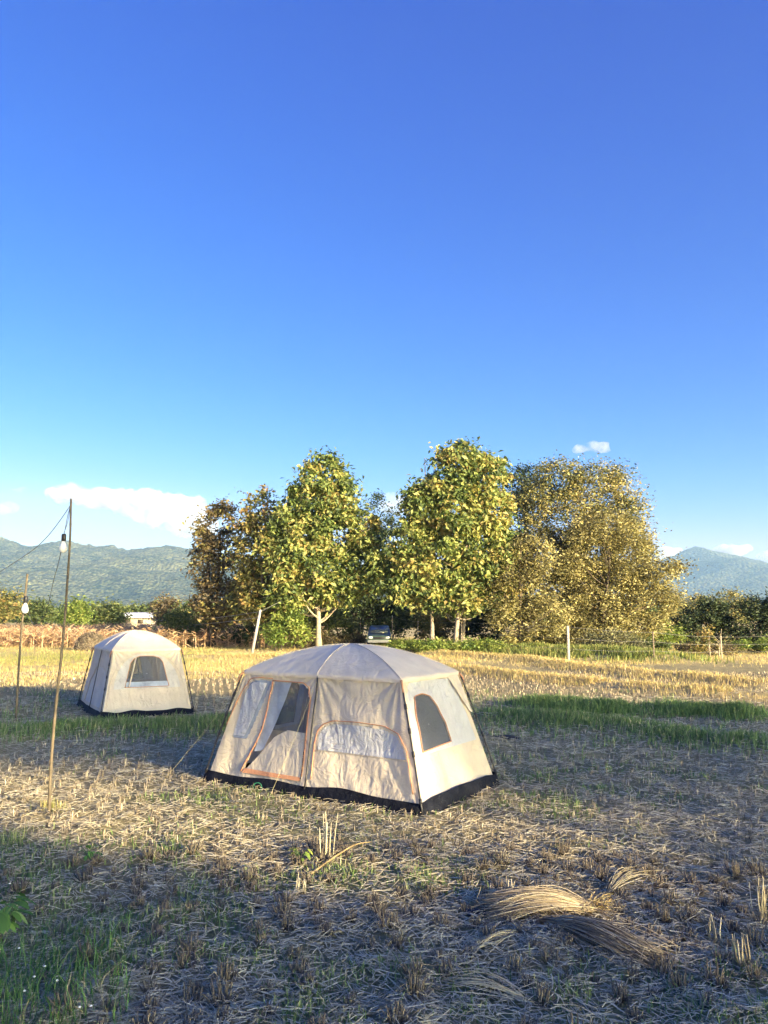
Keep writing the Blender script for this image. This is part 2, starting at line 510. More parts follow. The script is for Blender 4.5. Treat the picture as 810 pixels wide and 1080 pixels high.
def mountain(name, prof, Yr, front, back, mat, nx, ny, amp, sc, seed):
    px = np.linspace(prof[0][0], prof[-1][0], nx)
    py = np.interp(px, [a for a, b in prof], [b for a, b in prof])
    xs = (px - CX) / F * Yr / math.cos(PITCH) * math.cos(PITCH)
    H = np.maximum(CH + (HZ - py) / F * Yr, -.5)
    H = H + (fbm(xs * .02, xs * 0, 3, seed + 3) - .5) * 14 * np.minimum(1, np.maximum(H, 0) / 60)
    v = np.linspace(0, 1, ny)
    vv = np.where(v < .7, v / .7, 1)
    X, Vv = np.meshgrid(xs, v, indexing='ij')
    Yg = Yr - front + (front + back) * Vv
    t = np.where(Vv < front / (front + back), Vv * (front + back) / front, 1 - (Vv - front / (front + back)) * (front + back) / back)
    t = np.clip(t, 0, 1)
    sh = t ** 1.15
    Hh = H[:, None] * sh
    rav = np.abs(fbm(X / sc + .6 * fbm(Yg / sc, X / sc, 3, seed + 5), Yg / sc * .8, 5, seed) - .5) * 2
    n = (.45 - rav) * amp * np.sin(np.pi * np.clip(t, 0, 1)) ** .8
    n2 = (fbm(X / 22., Yg / 22., 2, seed + 9) - .5) * 16 * np.clip(t * 5, 0, 1)
    Zz = np.maximum(Hh + n * np.minimum(1, H[:, None] / 120) + n2 * np.minimum(1, np.maximum(H[:, None], 0) / 40), -.3)
    Zz[:, 0] = -.4; Zz[:, -1] = -.4
    me = mesh_np(name, np.stack([X.ravel(), Yg.ravel(), Zz.ravel()], 1), grid_faces(nx, ny), mat, smooth=True)
    return tag(link(name, me), kind='structure')

mountain('wooded_hills', [(-700, 610), (-420, 560), (-200, 590), (-90, 560), (-40, 575), (0, 568), (11, 571), (24, 576), (41, 575.5), (54, 572), (71, 571), (90, 575), (109, 576.6), (118, 574.5), (133, 581.5),
         (152, 578), (174, 576), (196, 578), (240, 585), (300, 598), (360, 612), (430, 624), (520, 640), (600, 650)],
         4300, 1900, 1500, forestmat('hill_forest', (.010, .02, .010), (.15, .165, .085), 15), 560, 150, 110, 420, 5)
mountain('far_mountain', [(420, 650), (520, 636), (600, 622), (660, 607), (698, 592), (714, 585), (727, 579), (736, 576), (745, 579), (760, 583), (787, 588), (810, 596), (850, 606), (900, 600), (960, 590), (1080, 612), (1300, 600), (1500, 645)],
         7000, 2300, 1600, forestmat('far_forest', (.008, .018, .012), (.14, .15, .085), 26), 420, 130, 190, 900, 12)
mountain('foothill', [(480, 652), (560, 636), (640, 630), (700, 628), (740, 633), (800, 630), (860, 626), (980, 630), (1150, 650)],
         3000, 900, 900, forestmat('foothill_forest', (.015, .035, .015), (.1, .13, .05), 14), 260, 60, 30, 300, 33)

# ------------------------------------------------------------------ leaves, blades
def leaf_arrays(C, A, Nn, L, W, rnd, fold=.25):
    """C centres, A long axes, Nn rough normals -> folded two-triangle leaves"""
    A = A / (np.linalg.norm(A, axis=1)[:, None] + 1e-9)
    Wd = np.cross(A, Nn); Wd /= np.linalg.norm(Wd, axis=1)[:, None] + 1e-9
    Nm = np.cross(Wd, A)
    L = L[:, None]; W = W[:, None]
    a = C - A * L * .5; b = C + A * L * .5
    mid = C - A * L * .04
    l = mid + Wd * W * .5 + Nm * W * fold; r = mid - Wd * W * .5 + Nm * W * fold
    n = len(C)
    V = np.stack([a, l, b, r], 1).reshape(-1, 3)
    i = np.arange(n) * 4
    T = np.vstack([np.stack([i, i + 1, i + 2], 1), np.stack([i, i + 2, i + 3], 1)])
    return V, T, np.repeat(rnd, 4)

def blade_mesh(name, P, H, W, lean, mat, rnd, flat=.0):
    n = len(P)
    yaw = RNG.uniform(0, 2 * math.pi, n)
    d = np.stack([np.cos(yaw), np.sin(yaw), np.zeros(n)], 1)
    fa = yaw + RNG.uniform(.6, 2.5, n)
    wd = np.stack([np.cos(fa), np.sin(fa), np.zeros(n)], 1) * (W / 2)[:, None]
    up = np.array([0, 0, 1.0])
    ln = lean[:, None]; h = H[:, None]
    m1 = P + up * h * .55 + d * h * ln * .35
    t = P + up * h * (1 - .25 * ln) + d * h * ln
    V = np.stack([P - wd, P + wd, m1 + wd * .8, m1 - wd * .8, t], 1).reshape(-1, 3)
    i = np.arange(n) * 5
    Q = np.stack([i, i + 1, i + 2, i + 3], 1)
    T = np.stack([i + 3, i + 2, i + 4], 1)
    return mesh_np(name, V, [Q, T], mat, {'rnd': np.repeat(rnd, 5)})

def scatter(n, y0, y1, power=1.0, margin=1.15, xr=None):
    """points on the ground within view between distances y0..y1; power<1 favours the near"""
    y = y0 * (y1 / y0) ** (RNG.uniform(0, 1, n) ** power)
    x = RNG.uniform(-.5 * margin, .5 * margin, n) * y * 1.0
    return x, y

def crown(parts, nclump, per, cr, leaf, droop, clseed, flat=.75, shell=.45, yfrac=.8):
    """parts: list of (cx,cy,cz,rx,ry,rz); returns leaf arrays and clump centres"""
    rg = np.random.default_rng(clseed)
    vol = np.array([p[3] * p[4] * p[5] for p in parts]) ** .75
    pick = rg.choice(len(parts), nclump, p=vol / vol.sum())
    P = np.array(parts)[pick]
    d = rg.normal(size=(nclump, 3)); d /= np.linalg.norm(d, axis=1)[:, None]
    r = rg.uniform(shell, 1, nclump) ** .6
    K = P[:, :3] + d * r[:, None] * P[:, 3:6]
    K[:, 2] = np.maximum(K[:, 2], .5)
    cr_ = cr * rg.uniform(.55, 1.35, nclump)
    crnd = rg.uniform(0, 1, nclump)
    idx = np.repeat(np.arange(nclump), per)
    n = len(idx)
    g = rg.normal(size=(n, 3)) * np.where(rg.uniform(size=(n, 1)) < .12, .68, .46)
    C = K[idx] + g * cr_[idx][:, None] * np.array([1, 1, flat])
    out = g.copy(); out /= np.linalg.norm(out, axis=1)[:, None] + 1e-9
    A = rg.normal(size=(n, 3)) * .7 + out * .5
    A[:, 2] = A[:, 2] * .5 - droop
    Nn = out * .5 + rg.normal(size=(n, 3)) * .5 + np.array([0, 0, .6])
    L = leaf * rg.uniform(.5, 1.25, n)
    rnd = np.clip(.5 + (crnd[idx] - .5) * .75 + rg.normal(size=n) * .2, 0, 1)
    C[:, 2] = np.maximum(C[:, 2], .1)
    return leaf_arrays(C, A, Nn, L, L * .5, rnd), K

def tree(name, label, cat, base, parts, nclump, per, cr, leaf, droop, lm, bm, seed, trunk_r=.18, stems=1, group=None, limbs=26, shell=.45, spread=.6):
    """parts in world coords"""
    rg = np.random.default_rng(seed + 1000)
    bx, by = base
    bz = float(gz(np.array([bx]), np.array([by]))[0]) - .05
    root = empty(name, (bx, by, bz))
    tag(root, label, cat, group)
    rel = [(p[0] - bx, p[1] - by, p[2] - bz, p[3], p[4], p[5]) for p in parts]
    (V, T, rnd), K = crown(rel, nclump, per, cr, leaf, droop, seed, shell=shell)
    link('crown', mesh_np('crown', V, T, lm, {'rnd': rnd}), root)
    top = max(p[2] + p[5] * .75 for p in rel)
    cxm = sum(p[0] * p[3] for p in rel) / sum(p[3] for p in rel)
    cym = sum(p[1] * p[3] for p in rel) / sum(p[3] for p in rel)
    b = Bld()
    stemsP = []
    for s in range(stems):
        a = rg.uniform(0, 6.28)
        off = np.array([math.cos(a), math.sin(a) * .5, 0]) * (0 if stems == 1 else rg.uniform(.5, 1) * spread * 1.3)
        tp = np.array([cxm, cym, top * rg.uniform(.8, 1)]) + off * 1.6
        ts = np.linspace(0, 1, 10)
        pts = off[None] * (1 - ts)[:, None] + tp[None] * (ts ** 1.05)[:, None]
        pts[:, 2] = ts * tp[2]
        pts[:, :2] += np.cumsum(rg.normal(size=(10, 2)) * .012 * top, 0) * ts[:, None]
        rr = trunk_r * (1 - ts * .85) * rg.uniform(.75, 1.1)
        rr[0] *= 1.35
        b.tube(pts, rr, 8)
        stemsP.append((pts, rr))
    sel = rg.permutation(len(K))[:limbs]
    for k in sel:
        pts, rr = stemsP[rg.integers(stems)]
        tz = max(.18, min(.95, (K[k][2] * .75 - .3) / max(top, .1)))
        j = tz * 9
        j0 = int(j)
        p0 = pts[j0] + (pts[min(j0 + 1, 9)] - pts[j0]) * (j - j0)
        r0 = rr[j0] * .45
        mid = (p0 + K[k]) / 2 + np.array([0, 0, -.06 * top]) + rg.normal(size=3) * .03 * top
        q = np.linspace(0, 1, 6)[:, None]
        pp = p0 * (1 - q) ** 2 + 2 * mid * q * (1 - q) + K[k] * q ** 2
        b.tube(pp, r0 * (1 - .8 * q[:, 0]), 5)
    b.build('trunk', bm, root, smooth=True)
    return root

def widen(lst, c, f):
    return [(c + (e[0] - c) * f, e[1], e[2] * f) + tuple(e[3:]) for e in lst]

def pxparts(lst, Yd):
    """[(px,py,rx,ry[,dY])] in photo pixels -> world ellipsoids at distance Yd"""
    out = []
    for e in lst:
        px, py, rx, ry = e[:4]
        Y = Yd + (e[4] if len(e) > 4 else 0)
        c = dp(px, py, Y)
        s = Y / F
        out.append((c[0], c[1], c[2], rx * s, rx * s * .85, ry * s))
    return out

GRP = 'trees growing behind the field'
def pxtree(name, label, cat, bpx, Yd, lst, *a, **k):
    bx = (bpx - CX) / F * Yd
    return tree(name, label, cat, (bx, Yd), pxparts(lst, Yd), *a, **k)

# main row of trees
pxtree('teak_tree', 'tall narrow teak with yellow-green drooping leaves, topmost point of the left cluster of trees', 'tree', 337, 55,
       widen([(342, 502, 17, 22), (332, 530, 24, 30), (356, 528, 20, 28), (318, 562, 24, 34), (350, 565, 26, 36), (378, 556, 16, 26), (335, 600, 32, 34), (372, 595, 22, 34), (306, 605, 18, 34), (352, 622, 26, 18), (318, 626, 24, 16), (300, 575, 16, 22), (388, 600, 14, 20)], 340, 1.15),
       380, 85, .8, .40, .55, M['teak'], M['barkpale'], 1, .2, limbs=40)
pxtree('teak_tree', 'broad conical teak of large yellowing leaves, tallest tree of all, left of the round tree', 'tree', 468, 53,
       widen([(488, 484, 22, 16), (506, 500, 22, 22), (470, 508, 20, 24), (450, 535, 18, 26), (482, 540, 28, 36), (514, 545, 20, 34), (438, 575, 20, 32), (468, 590, 30, 36), (504, 590, 28, 38), (430, 608, 24, 26), (460, 625, 26, 18), (492, 628, 26, 18), (524, 604, 18, 26), (414, 600, 14, 16)], 478, 1.14),
       480, 85, .8, .40, .55, M['teak'], M['barkpale'], 2, .2, stems=4, limbs=50, spread=1.3)
pxtree('round_tree', 'big round-crowned tree with dark olive upper leaves, right of the tallest teak', 'tree', 600, 59,
       [(588, 508, 30, 24), (625, 508, 26, 22), (655, 512, 20, 20), (568, 530, 24, 28), (600, 550, 34, 34), (645, 548, 32, 34), (665, 538, 16, 16), (575, 585, 30, 34), (622, 590, 38, 36), (662, 590, 28, 32), (600, 630, 40, 34), (650, 630, 32, 34)],
       600, 100, .9, .24, .1, M['olive'], M['bark'], 3, .3, limbs=60)
pxtree('golden_tree', 'spreading tree with golden brown leaves in front of the big round tree', 'tree', 630, 55,
       [(640, 560, 24, 24), (665, 566, 20, 22), (612, 566, 20, 18), (628, 612, 30, 24), (664, 600, 26, 24), (600, 598, 22, 20), (700, 606, 22, 18), (596, 640, 26, 24), (636, 650, 34, 24), (678, 640, 28, 30), (708, 628, 14, 18), (612, 668, 36, 14), (655, 672, 30, 14)],
       430, 110, .85, .22, .1, M['goldleaf'], M['bark'], 4, .22, limbs=40)
pxtree('golden_tree', 'small tree of dense golden brown leaves squeezed between the broad teak and the round tree', 'tree', 545, 52,
       [(545, 620, 30, 36), (560, 590, 24, 26), (540, 655, 28, 28), (575, 650, 26, 26)],
       170, 90, .7, .22, .15, M['goldleaf'], M['bark'], 5, .15, limbs=26)
pxtree('bare_topped_tree', 'thin dusky tree with grey-brown leaves, leftmost of the tall trees', 'tree', 232, 59,
       [(232, 560, 26, 34), (218, 590, 22, 34), (245, 600, 26, 40), (232, 635, 28, 26)],
       150, 58, .75, .34, .3, M['brownleaf'], M['barkdark'], 6, .2, stems=2, limbs=40)
pxtree('brown_leaved_tree', 'tree of brownish green leaves between the dusky tree and the tall narrow teak', 'tree', 275, 57,
       [(280, 550, 26, 34), (262, 580, 24, 36), (292, 590, 26, 40), (275, 630, 32, 28)],
       190, 60, .75, .36, .4, M['teak2'], M['bark'], 7, .18, stems=2, limbs=36)
pxtree('dark_evergreen_tree', 'dark blue-green tree set back between the two bright teaks', 'tree', 374, 68,
       [(398, 548, 20, 28), (388, 585, 26, 40), (400, 620, 30, 36), (375, 640, 24, 26)],
       170, 110, .9, .26, 0, M['dark'], M['barkdark'], 8, .3, stems=2, limbs=30)
pxtree('dark_evergreen_tree', 'dark green tree peeping out at the upper left of the big round crown', 'tree', 552, 66,
       [(548, 520, 18, 30), (560, 510, 22, 24), (540, 550, 20, 34), (545, 600, 20, 50)],
       130, 100, .9, .26, 0, M['dark'], M['barkdark'], 9, .25, limbs=26)

# lower trees and bushes
def bush(name, label, px, Yd, lst, n, per, cr, leaf, lm, seed, bm='barkdark', tr=.07, group='bushes under the tall trees', cat='bush', limbs=14):
    return pxtree(name, label, cat, px, Yd, lst, n, per, cr, leaf, .1, M[lm], M[bm], seed, tr, stems=2, group=group, limbs=limbs, shell=.2)

bush('dark_tree', 'dark rounded tree at the foot of the right mountain, next right of the golden tree', 742, 66, [(740, 662, 32, 28), (755, 648, 24, 20), (722, 668, 18, 22)], 110, 100, .7, .24, 'dark', 41, group=None, cat='tree', tr=.15)
bush('dark_tree', 'dark green tree cut by the right edge of the picture', 806, 64, [(800, 660, 24, 32), (830, 650, 36, 40), (785, 672, 16, 20)], 150, 100, .7, .24, 'dark', 42, group=None, cat='tree', tr=.15)
bush('olive_tree', 'olive brown tree top rising between the two dark trees at right', 765, 82, [(765, 645, 36, 22), (720, 645, 30, 20)], 90, 90, .9, .28, 'olive', 43, group=None, cat='tree', tr=.15)
bush('bush', 'pale yellow-green bush left of the right dark trees', 700, 62, [(700, 670, 22, 20), (685, 678, 22, 14)], 60, 80, .6, .2, 'lime', 44)
bush('bush', 'pale grey-green bush just right of the white fence post', 632, 50, [(630, 680, 26, 12), (655, 678, 26, 15)], 70, 80, .5, .16, 'pale', 45)
bush('bush', 'mid green bush under the golden tree, right of the pale bush', 678, 52, [(675, 683, 22, 12), (695, 686, 16, 9)], 45, 80, .45, .16, 'mid', 46)
bush('bush', 'yellow-green bush growing beside the leaning pole', 300, 54, [(303, 652, 18, 22), (290, 668, 14, 14), (315, 668, 12, 14)], 60, 60, .5, .26, 'lime', 47)
bush('bush', 'green bush between the tall narrow teak trunk and the car', 362, 60, [(355, 660, 26, 18), (335, 650, 18, 20)], 70, 70, .6, .24, 'mid', 48)
bush('bush', 'deep green bush at the foot of the dusky leftmost tree', 205, 62, [(205, 662, 22, 16), (190, 655, 18, 14), (225, 668, 16, 12)], 80, 80, .6, .22, 'mid', 49)
bush('bush', 'bright yellow-green undergrowth bush beneath the broad teak', 480, 50, [(470, 681, 34, 5), (505, 682, 30, 6)], 70, 60, .4, .2, 'lime', 50)
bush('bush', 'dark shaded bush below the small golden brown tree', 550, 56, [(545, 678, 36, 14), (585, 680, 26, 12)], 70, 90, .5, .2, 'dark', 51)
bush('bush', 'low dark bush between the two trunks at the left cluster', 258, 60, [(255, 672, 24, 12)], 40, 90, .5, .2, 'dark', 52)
bush('bush', 'dull yellow hedge bush at the right edge below the dark trees', 785, 50, [(790, 684, 26, 8), (815, 682, 24, 9)], 60, 60, .4, .18, 'lime', 53)
bush('bush', 'dry brown bush between the sapling and the right edge', 760, 48, [(755, 690, 22, 8), (725, 690, 18, 7)], 50, 60, .4, .16, 'brownleaf', 54)
bush('sapling', 'thin pale sapling with sparse yellowish leaves in front of the dark tree at right', 740, 46, [(742, 670, 14, 10), (736, 684, 9, 9)], 16, 40, .35, .2, 'teak2', 55, 'barkpale', .05, None, 'sapling', 10)
bush('bush', 'reddish brown dry undergrowth bush right of the leaning pole base', 320, 57, [(318, 675, 20, 9), (345, 676, 16, 8)], 50, 60, .4, .18, 'brownleaf', 56)
bush('bush', 'rusty dry undergrowth bush left of the car', 372, 59, [(372, 674, 18, 8)], 34, 60, .4, .18, 'brownleaf', 57)
bush('bush', 'tall mixed green bush behind the car', 408, 72, [(405, 655, 22, 16), (432, 652, 18, 20)], 80, 70, .7, .3, 'mid', 58)
bush('bush', 'olive green bush behind the stems of the broad teak', 462, 66, [(455, 660, 22, 18), (488, 655, 22, 22)], 90, 70, .65, .28, 'teak2', 59)
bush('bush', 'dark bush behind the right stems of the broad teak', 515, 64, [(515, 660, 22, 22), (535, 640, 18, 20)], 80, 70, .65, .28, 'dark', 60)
bush('bush', 'leafy yellowish bush in front of the broad teak stems', 446, 50, [(440, 684, 16, 4), (420, 686, 12, 4)], 40, 60, .35, .2, 'lime', 61)
bush('bush', 'green bush filling the gap left of the tall narrow teak trunk', 292, 64, [(290, 648, 20, 16), (270, 655, 14, 14)], 70, 60, .6, .26, 'teak2', 62)
bush('bush', 'grey green thicket at the foot of the big round tree', 610, 60, [(600, 672, 30, 14), (640, 668, 26, 16)], 80, 80, .6, .22, 'mid', 63)
# trees in the distance on the left, behind the corn
DG = 'distant trees beyond the corn field'
for i, (px, Yd, lst, lm, lab) in enumerate([
    (10, 120, [(8, 640, 16, 20), (-12, 640, 20, 22)], 'teak2', 'olive distant tree at the left edge of the picture behind the corn'),
    (42, 150, [(40, 646, 20, 12)], 'mid', 'small green distant tree between the two bamboo light poles'),
    (80, 110, [(80, 648, 12, 14), (72, 655, 8, 8)], 'lime', 'yellowish distant tree directly right of the tall bamboo pole'),
    (108, 130, [(105, 650, 18, 15), (122, 650, 12, 14)], 'mid', 'rounded dark green distant tree above the small tent'),
    (150, 190, [(150, 648, 22, 8)], 'mid', 'low green distant tree right behind the pale roofed shed'),
    (175, 120, [(176, 645, 14, 16), (186, 655, 10, 10)], 'brownleaf', 'brown distant tree between the shed and the dusky tree'),
    (198, 115, [(200, 652, 16, 14)], 'mid', 'green distant tree just left of the dusky tree'),
    (235, 140, [(240, 650, 24, 14)], 'brownleaf', 'brownish distant tree seen under the dusky tree'),
    (320, 150, [(320, 648, 30, 16), (355, 650, 20, 14)], 'mid', 'green distant tree seen between the trunks of the left cluster'),
    (425, 150, [(425, 646, 30, 18), (460, 650, 24, 14)], 'mid', 'green distant tree seen under the broad teak'),
    ]):
    pxtree('distant_tree', lab, 'tree', px, Yd, lst, 60 + 10 * len(lst), 60, 1.3 * Yd / 120, .5 * Yd / 120, .1, M[lm], M['barkdark'], 70 + i, .15, group=DG, limbs=6, shell=.2)

# far wood along the horizon, one mass
n = 2600
ang = RNG.uniform(-.62, .62, n)
Yf = RNG.uniform(230, 520, n)
Kx = ang * Yf; hh = RNG.uniform(2, 6.5, n) * (.6 + .8 * fbm(Kx * .02, Yf * .01, 3, 77))
per = 26
idx = np.repeat(np.arange(n), per)
C = np.stack([Kx[idx], Yf[idx], hh[idx] * RNG.uniform(.05, 1, n * per)], 1) + RNG.normal(size=(n * per, 3)) * np.array([2.2, 2.2, .6])
C[:, 2] = np.maximum(C[:, 2], .3)
lv = leaf_arrays(C, RNG.normal(size=C.shape), RNG.normal(size=C.shape) + [0, 0, 1], RNG.uniform(.9, 2.0, len(C)), RNG.uniform(.8, 1.5, len(C)), np.clip(np.repeat(RNG.uniform(0, 1, n), per) * .7 + RNG.uniform(0, .3, len(C)), 0, 1))
tag(link('far_woodland', mesh_np('far_woodland', lv[0], lv[1], M['mid'], {'rnd': lv[2]})), 'hazy far-off woodland running along the foot of the hills', 'woodland', kind='stuff')

# trees behind the photographer to the right that throw the long shadows over the field
def shade(label, x, y, ells, n, seed, leaf=.4, cr=.9):
    parts = [(x + a, y + b, c, rx, ry, rz) for a, b, c, rx, ry, rz in ells]
    return tree('shade_tree', label, 'tree', (x, y), parts, n, 60, cr, leaf, .2, M['mid'], M['bark'], seed, .2, group='trees behind the viewpoint', limbs=20, shell=.15)
NTH = ['first', 'second', 'third', 'fourth', 'fifth', 'sixth', 'seventh', 'eighth', 'ninth', 'tenth', 'eleventh', 'twelfth', 'thirteenth']
# tall trees: x, underside and top of the crown
TALL = [(15.4, 8.9, 11.2), (20.6, 8.2, 11.4), (23.8, 8.3, 12.0), (27.2, 6.9, 12.0), (30.8, 6.8, 11.9), (34.5, 6.9, 11.4), (38.2, 6.8, 11.0), (42, 6.8, 10.3), (46, 7.0, 10.3), (50, 6.8, 10.2)]
for i, (x, z0, z1) in enumerate(TALL):
    zc, rz = (z0 + z1) / 2, (z1 - z0) / 2 - .15
    shade('%s from the left of ten tall bare-stemmed trees in a row' % NTH[i], x + 21.45, -30.6, [(0, 0, zc + 6.77, 2.1, 1.8, rz), (1.2, 0, zc + 6.97, 1.6, 1.5, rz * .85)], int(120 + 30 * (z1 - z0)), 200 + i, cr=.7)
LOW = [(11.8, 6.3), (14.3, 6.1), (17.0, 5.8), (20.4, 5.4), (23.8, 6.1), (27.4, 6.1), (31.0, 6.3), (34.6, 5.6), (38.4, 6.0), (42.2, 5.7), (46, 6.0)]
for i, (x, z1) in enumerate(LOW):
    shade('%s from the left of eleven mid-height trees in a row' % NTH[i], x + 21.45, -29.6, [(0, 0, 9.1, 2.1, 1.6, 1.9), (.2, 0, z1 + 4.97, 1.9, 1.5, 1.75), (1.6, 0, 9.6, 1.4, 1.3, 2.2)], 230, 240 + i, leaf=.58, cr=.65)

# ------------------------------------------------------------------ tents
def tent(origin, ang, L, W, H, HE, iu, iv, label, kind):
    root = empty('cabin_tent', origin, ang)
    tag(root, label, 'tent', 'cabin tents pitched on the field')
    hl, hw = L / 2, W / 2
    el, ew = hl - iu, hw - iv
    B = [np.array(p) for p in ((-hl, -hw, 0.), (hl, -hw, 0.), (hl, hw, 0.), (-hl, hw, 0.))]
    E = [np.array(p) for p in ((-el, -ew, HE), (el, -ew, HE), (el, ew, HE), (-el, ew, HE))]
    GS = .075
    def wall(k, u, v, off=0.0, seed=0):
        u = np.asarray(u, float); v = np.asarray(v, float)
        b0, b1, e0, e1 = B[k], B[(k + 1) % 4], E[k], E[(k + 1) % 4]
        P = (b0 * (1 - u)[..., None] + b1 * u[..., None]) * (1 - v)[..., None] + (e0 * (1 - u)[..., None] + e1 * u[..., None]) * v[..., None]
        du = (b1 - b0); dv = ((e0 + e1) / 2 - (b0 + b1) / 2)
        nn = np.cross(du, dv); nn /= np.linalg.norm(nn)
        long = k % 2 == 0
        span = np.abs(np.sin(math.pi * u * (2 if long else 1)))
        bul = -.05 * span * np.sin(math.pi * np.clip(v, 0, 1))
        lw = np.linalg.norm(du)
        wr = .06 * (fbm(u * lw * 2.2 + v * 1.1 + 10 * k, v * 1.1 + u * .4, 4, 50 + k) - .5) * np.minimum(1, span * 3)
        wr = wr + .012 * np.sin((u * lw * 9 + 4 * v + 3 * vnoise(u * 4, v * 3, k))) * (1 - v) * span
        for uc in ((0., 1., .5) if long else (0., 1.)):
            an = np.arctan2(1.02 - v, (u - uc) * lw / 1.6); di = np.hypot(1.02 - v, (u - uc) * lw / 1.6)
            wr = wr + .013 * np.sin(an * 17 + k + 9 * uc) * np.exp(-(di / .5) ** 2) * np.minimum(1, di * 6)
        # droop of the gathered upper fabric
        if long and k == 0 and kind == 'big':
            wr = wr + .05 * np.exp(-((v - .62) / .12) ** 2) * np.exp(-((u - .76) / .16) ** 2)
        return P + nn * (bul + wr + off)[..., None]
    # main fabric walls
    names = ('wall', 'wall', 'wall', 'wall')
    def wall_sheet(k, v0, v1, off, mat, nm, nu=60, nv=30, ub=None, parent=root):
        u = np.linspace(0, 1, nu) if ub is None else np.linspace(ub[0], ub[1], nu)
        v = np.linspace(v0, v1, nv)
        UU, VV = np.meshgrid(u, v, indexing='ij')
        me = mesh_np(nm, wall(k, UU, VV, off).reshape(-1, 3), grid_faces(nu, nv), mat, smooth=True)
        return link(nm, me, parent)
    holes = []
    def fan(k, poly, off, mat, nm, parent=root, rings=14, res=70):
        poly = np.array(poly, float)
        seg = np.linalg.norm(np.roll(poly, -1, 0) - poly, axis=1)
        cum = np.concatenate([[0], np.cumsum(seg)])
        t = np.linspace(0, cum[-1], res, endpoint=False)
        pc = np.vstack([poly, poly[:1]])
        O = np.stack([np.interp(t, cum, pc[:, 0]), np.interp(t, cum, pc[:, 1])], 1)
        c = O.mean(0)
        rr = np.linspace(.02, 1, rings)
        UV = c + (O - c)[:, None, :] * rr[None, :, None]
        me = mesh_np(nm, wall(k, UV[..., 0], UV[..., 1], off).reshape(-1, 3), grid_faces(res, rings, True), mat, smooth=True)
        return link(nm, me, parent)
    def trim(k, path, off, nm, parent=root, r=.009, mat='orange', closed=False):
        path = np.array(path, float)
        if closed: path = np.vstack([path, path[:1]])
        seg = np.linalg.norm(np.diff(path, axis=0), axis=1)
        cum = np.concatenate([[0], np.cumsum(seg)])
        t = np.linspace(0, cum[-1], max(24, int(cum[-1] * 40)))
        P = wall(k, np.interp(t, cum, path[:, 0]), np.interp(t, cum, path[:, 1]), off)
        b = Bld(); b.tube(P, r, 6)
        return b.build(nm, M[mat], parent, smooth=True)
    def wall_cut(k, polys, nm='wall', nu=170, nv=90):
        """fabric wall with real openings where polys are"""
        u = np.linspace(0, 1, nu); v = np.linspace(GS, 1, nv)
        UU, VV = np.meshgrid(u, v, indexing='ij')
        Fc = grid_faces(nu, nv)
        cu = UU.ravel()[Fc].mean(1); cv = VV.ravel()[Fc].mean(1)
        keep = np.ones(len(Fc), bool)
        for P in polys:
            P = np.array(P); ins = np.zeros(len(Fc), bool)
            for a, b in zip(P, np.roll(P, -1, 0)):
                c = ((a[1] > cv) != (b[1] > cv)) & (cu < (b[0] - a[0]) * (cv - a[1]) / (b[1] - a[1] + 1e-12) + a[0])
                ins ^= c
            keep &= ~ins
        me = mesh_np(nm, wall(k, UU, VV).reshape(-1, 3), Fc[keep], M['fab'], smooth=True)
        return link(nm, me, root)
    def arc(cu, cv, ru, rv, a0, a1, n=12, pw=2.0):
        th = np.radians(np.linspace(a0, a1, n))
        return [(cu + ru * np.sign(math.cos(t)) * abs(math.cos(t)) ** (2 / pw), cv + rv * np.sign(math.sin(t)) * abs(math.sin(t)) ** (2 / pw)) for t in th]
    # front long wall (0)
    if kind == 'big':
        door = [(.175, .13), (.475, .13), (.468, .5)] + [(.462, .78), (.445, .87), (.41, .905), (.33, .92), (.215, .92)] + [(.2, .55)]
        lwin = [(.05, .40), (.135, .40), (.19, .92), (.12, .925), (.055, .9), (.04, .82)]
        mid_u = .505
        arch2 = [(.525, .14), (.522, .42)] + [(.53, .52), (.56, .59), (.61, .625), (.75, .63), (.88, .62), (.945, .57), (.975, .45), (.978, .14)]
        band2 = [(.535, .38)] + [(.537, .50), (.565, .57), (.61, .60), (.75, .605), (.875, .595), (.93, .55), (.96, .44), (.962, .38)]
        wall_cut(0, [door, lwin, band2])
        dr = fan(0, [(.185, .5), (.463, .5)] + door[3:8] + [(.21, .6)], -.012, M['net'], 'door')
        flap = fan(0, [(.18, .13), (.474, .13), (.466, .50), (.36, .51), (.29, .44), (.21, .22)], .014, M['fab'], 'door_flap', dr)
        fan(0, [(.195, .3), (.24, .32), (.33, .92), (.215, .92), (.2, .6)], -.002, M['netlight'], 'netting_fold', dr)
        trim(0, [(.165, .12), (.21, .5), (.205, .92)], .02, 'door_trim', dr, .012)
        trim(0, [(.2, .925), (.41, .92), (.45, .885), (.468, .79), (.474, .5), (.478, .15)], .012, 'door_trim', dr, .009)
        # wide orange zip strip along the door foot
        fan(0, [(.172, .112), (.475, .112), (.473, .142), (.182, .152)], .024, M['orange'], 'zip_strip', dr, rings=4, res=60)
        lw = fan(0, lwin, -.008, M['netlight'], 'window')
        fan(0, [(.05, .42), (.12, .42), (.165, .90), (.07, .9), (.045, .82)], .006, M['white'], 'window_flap', lw)
        trim(0, [(.0, .5), (.015, .8), (.05, .93), (.12, .945), (.2, .94)], .014, 'window_trim', lw, .007)
        bd = fan(0, band2, -.01, M['white'], 'window')
        trim(0, arch2, .012, 'window_trim', bd, .007)
        trim(0, [(.53, .375), (.97, .375)], .008, 'window_seam', bd, .005, 'fab')
    else:
        mid_u = .5
        arch = arc(.5, .3, .42, .5, 0, 180, 22, 2.6)
        low = [(.08, .12)] ; poly = [(.92, .12)] + arch + [(.08, .12)]
        wall_cut(0, [poly])
        fan(0, poly, -.01, M['white'], 'window')
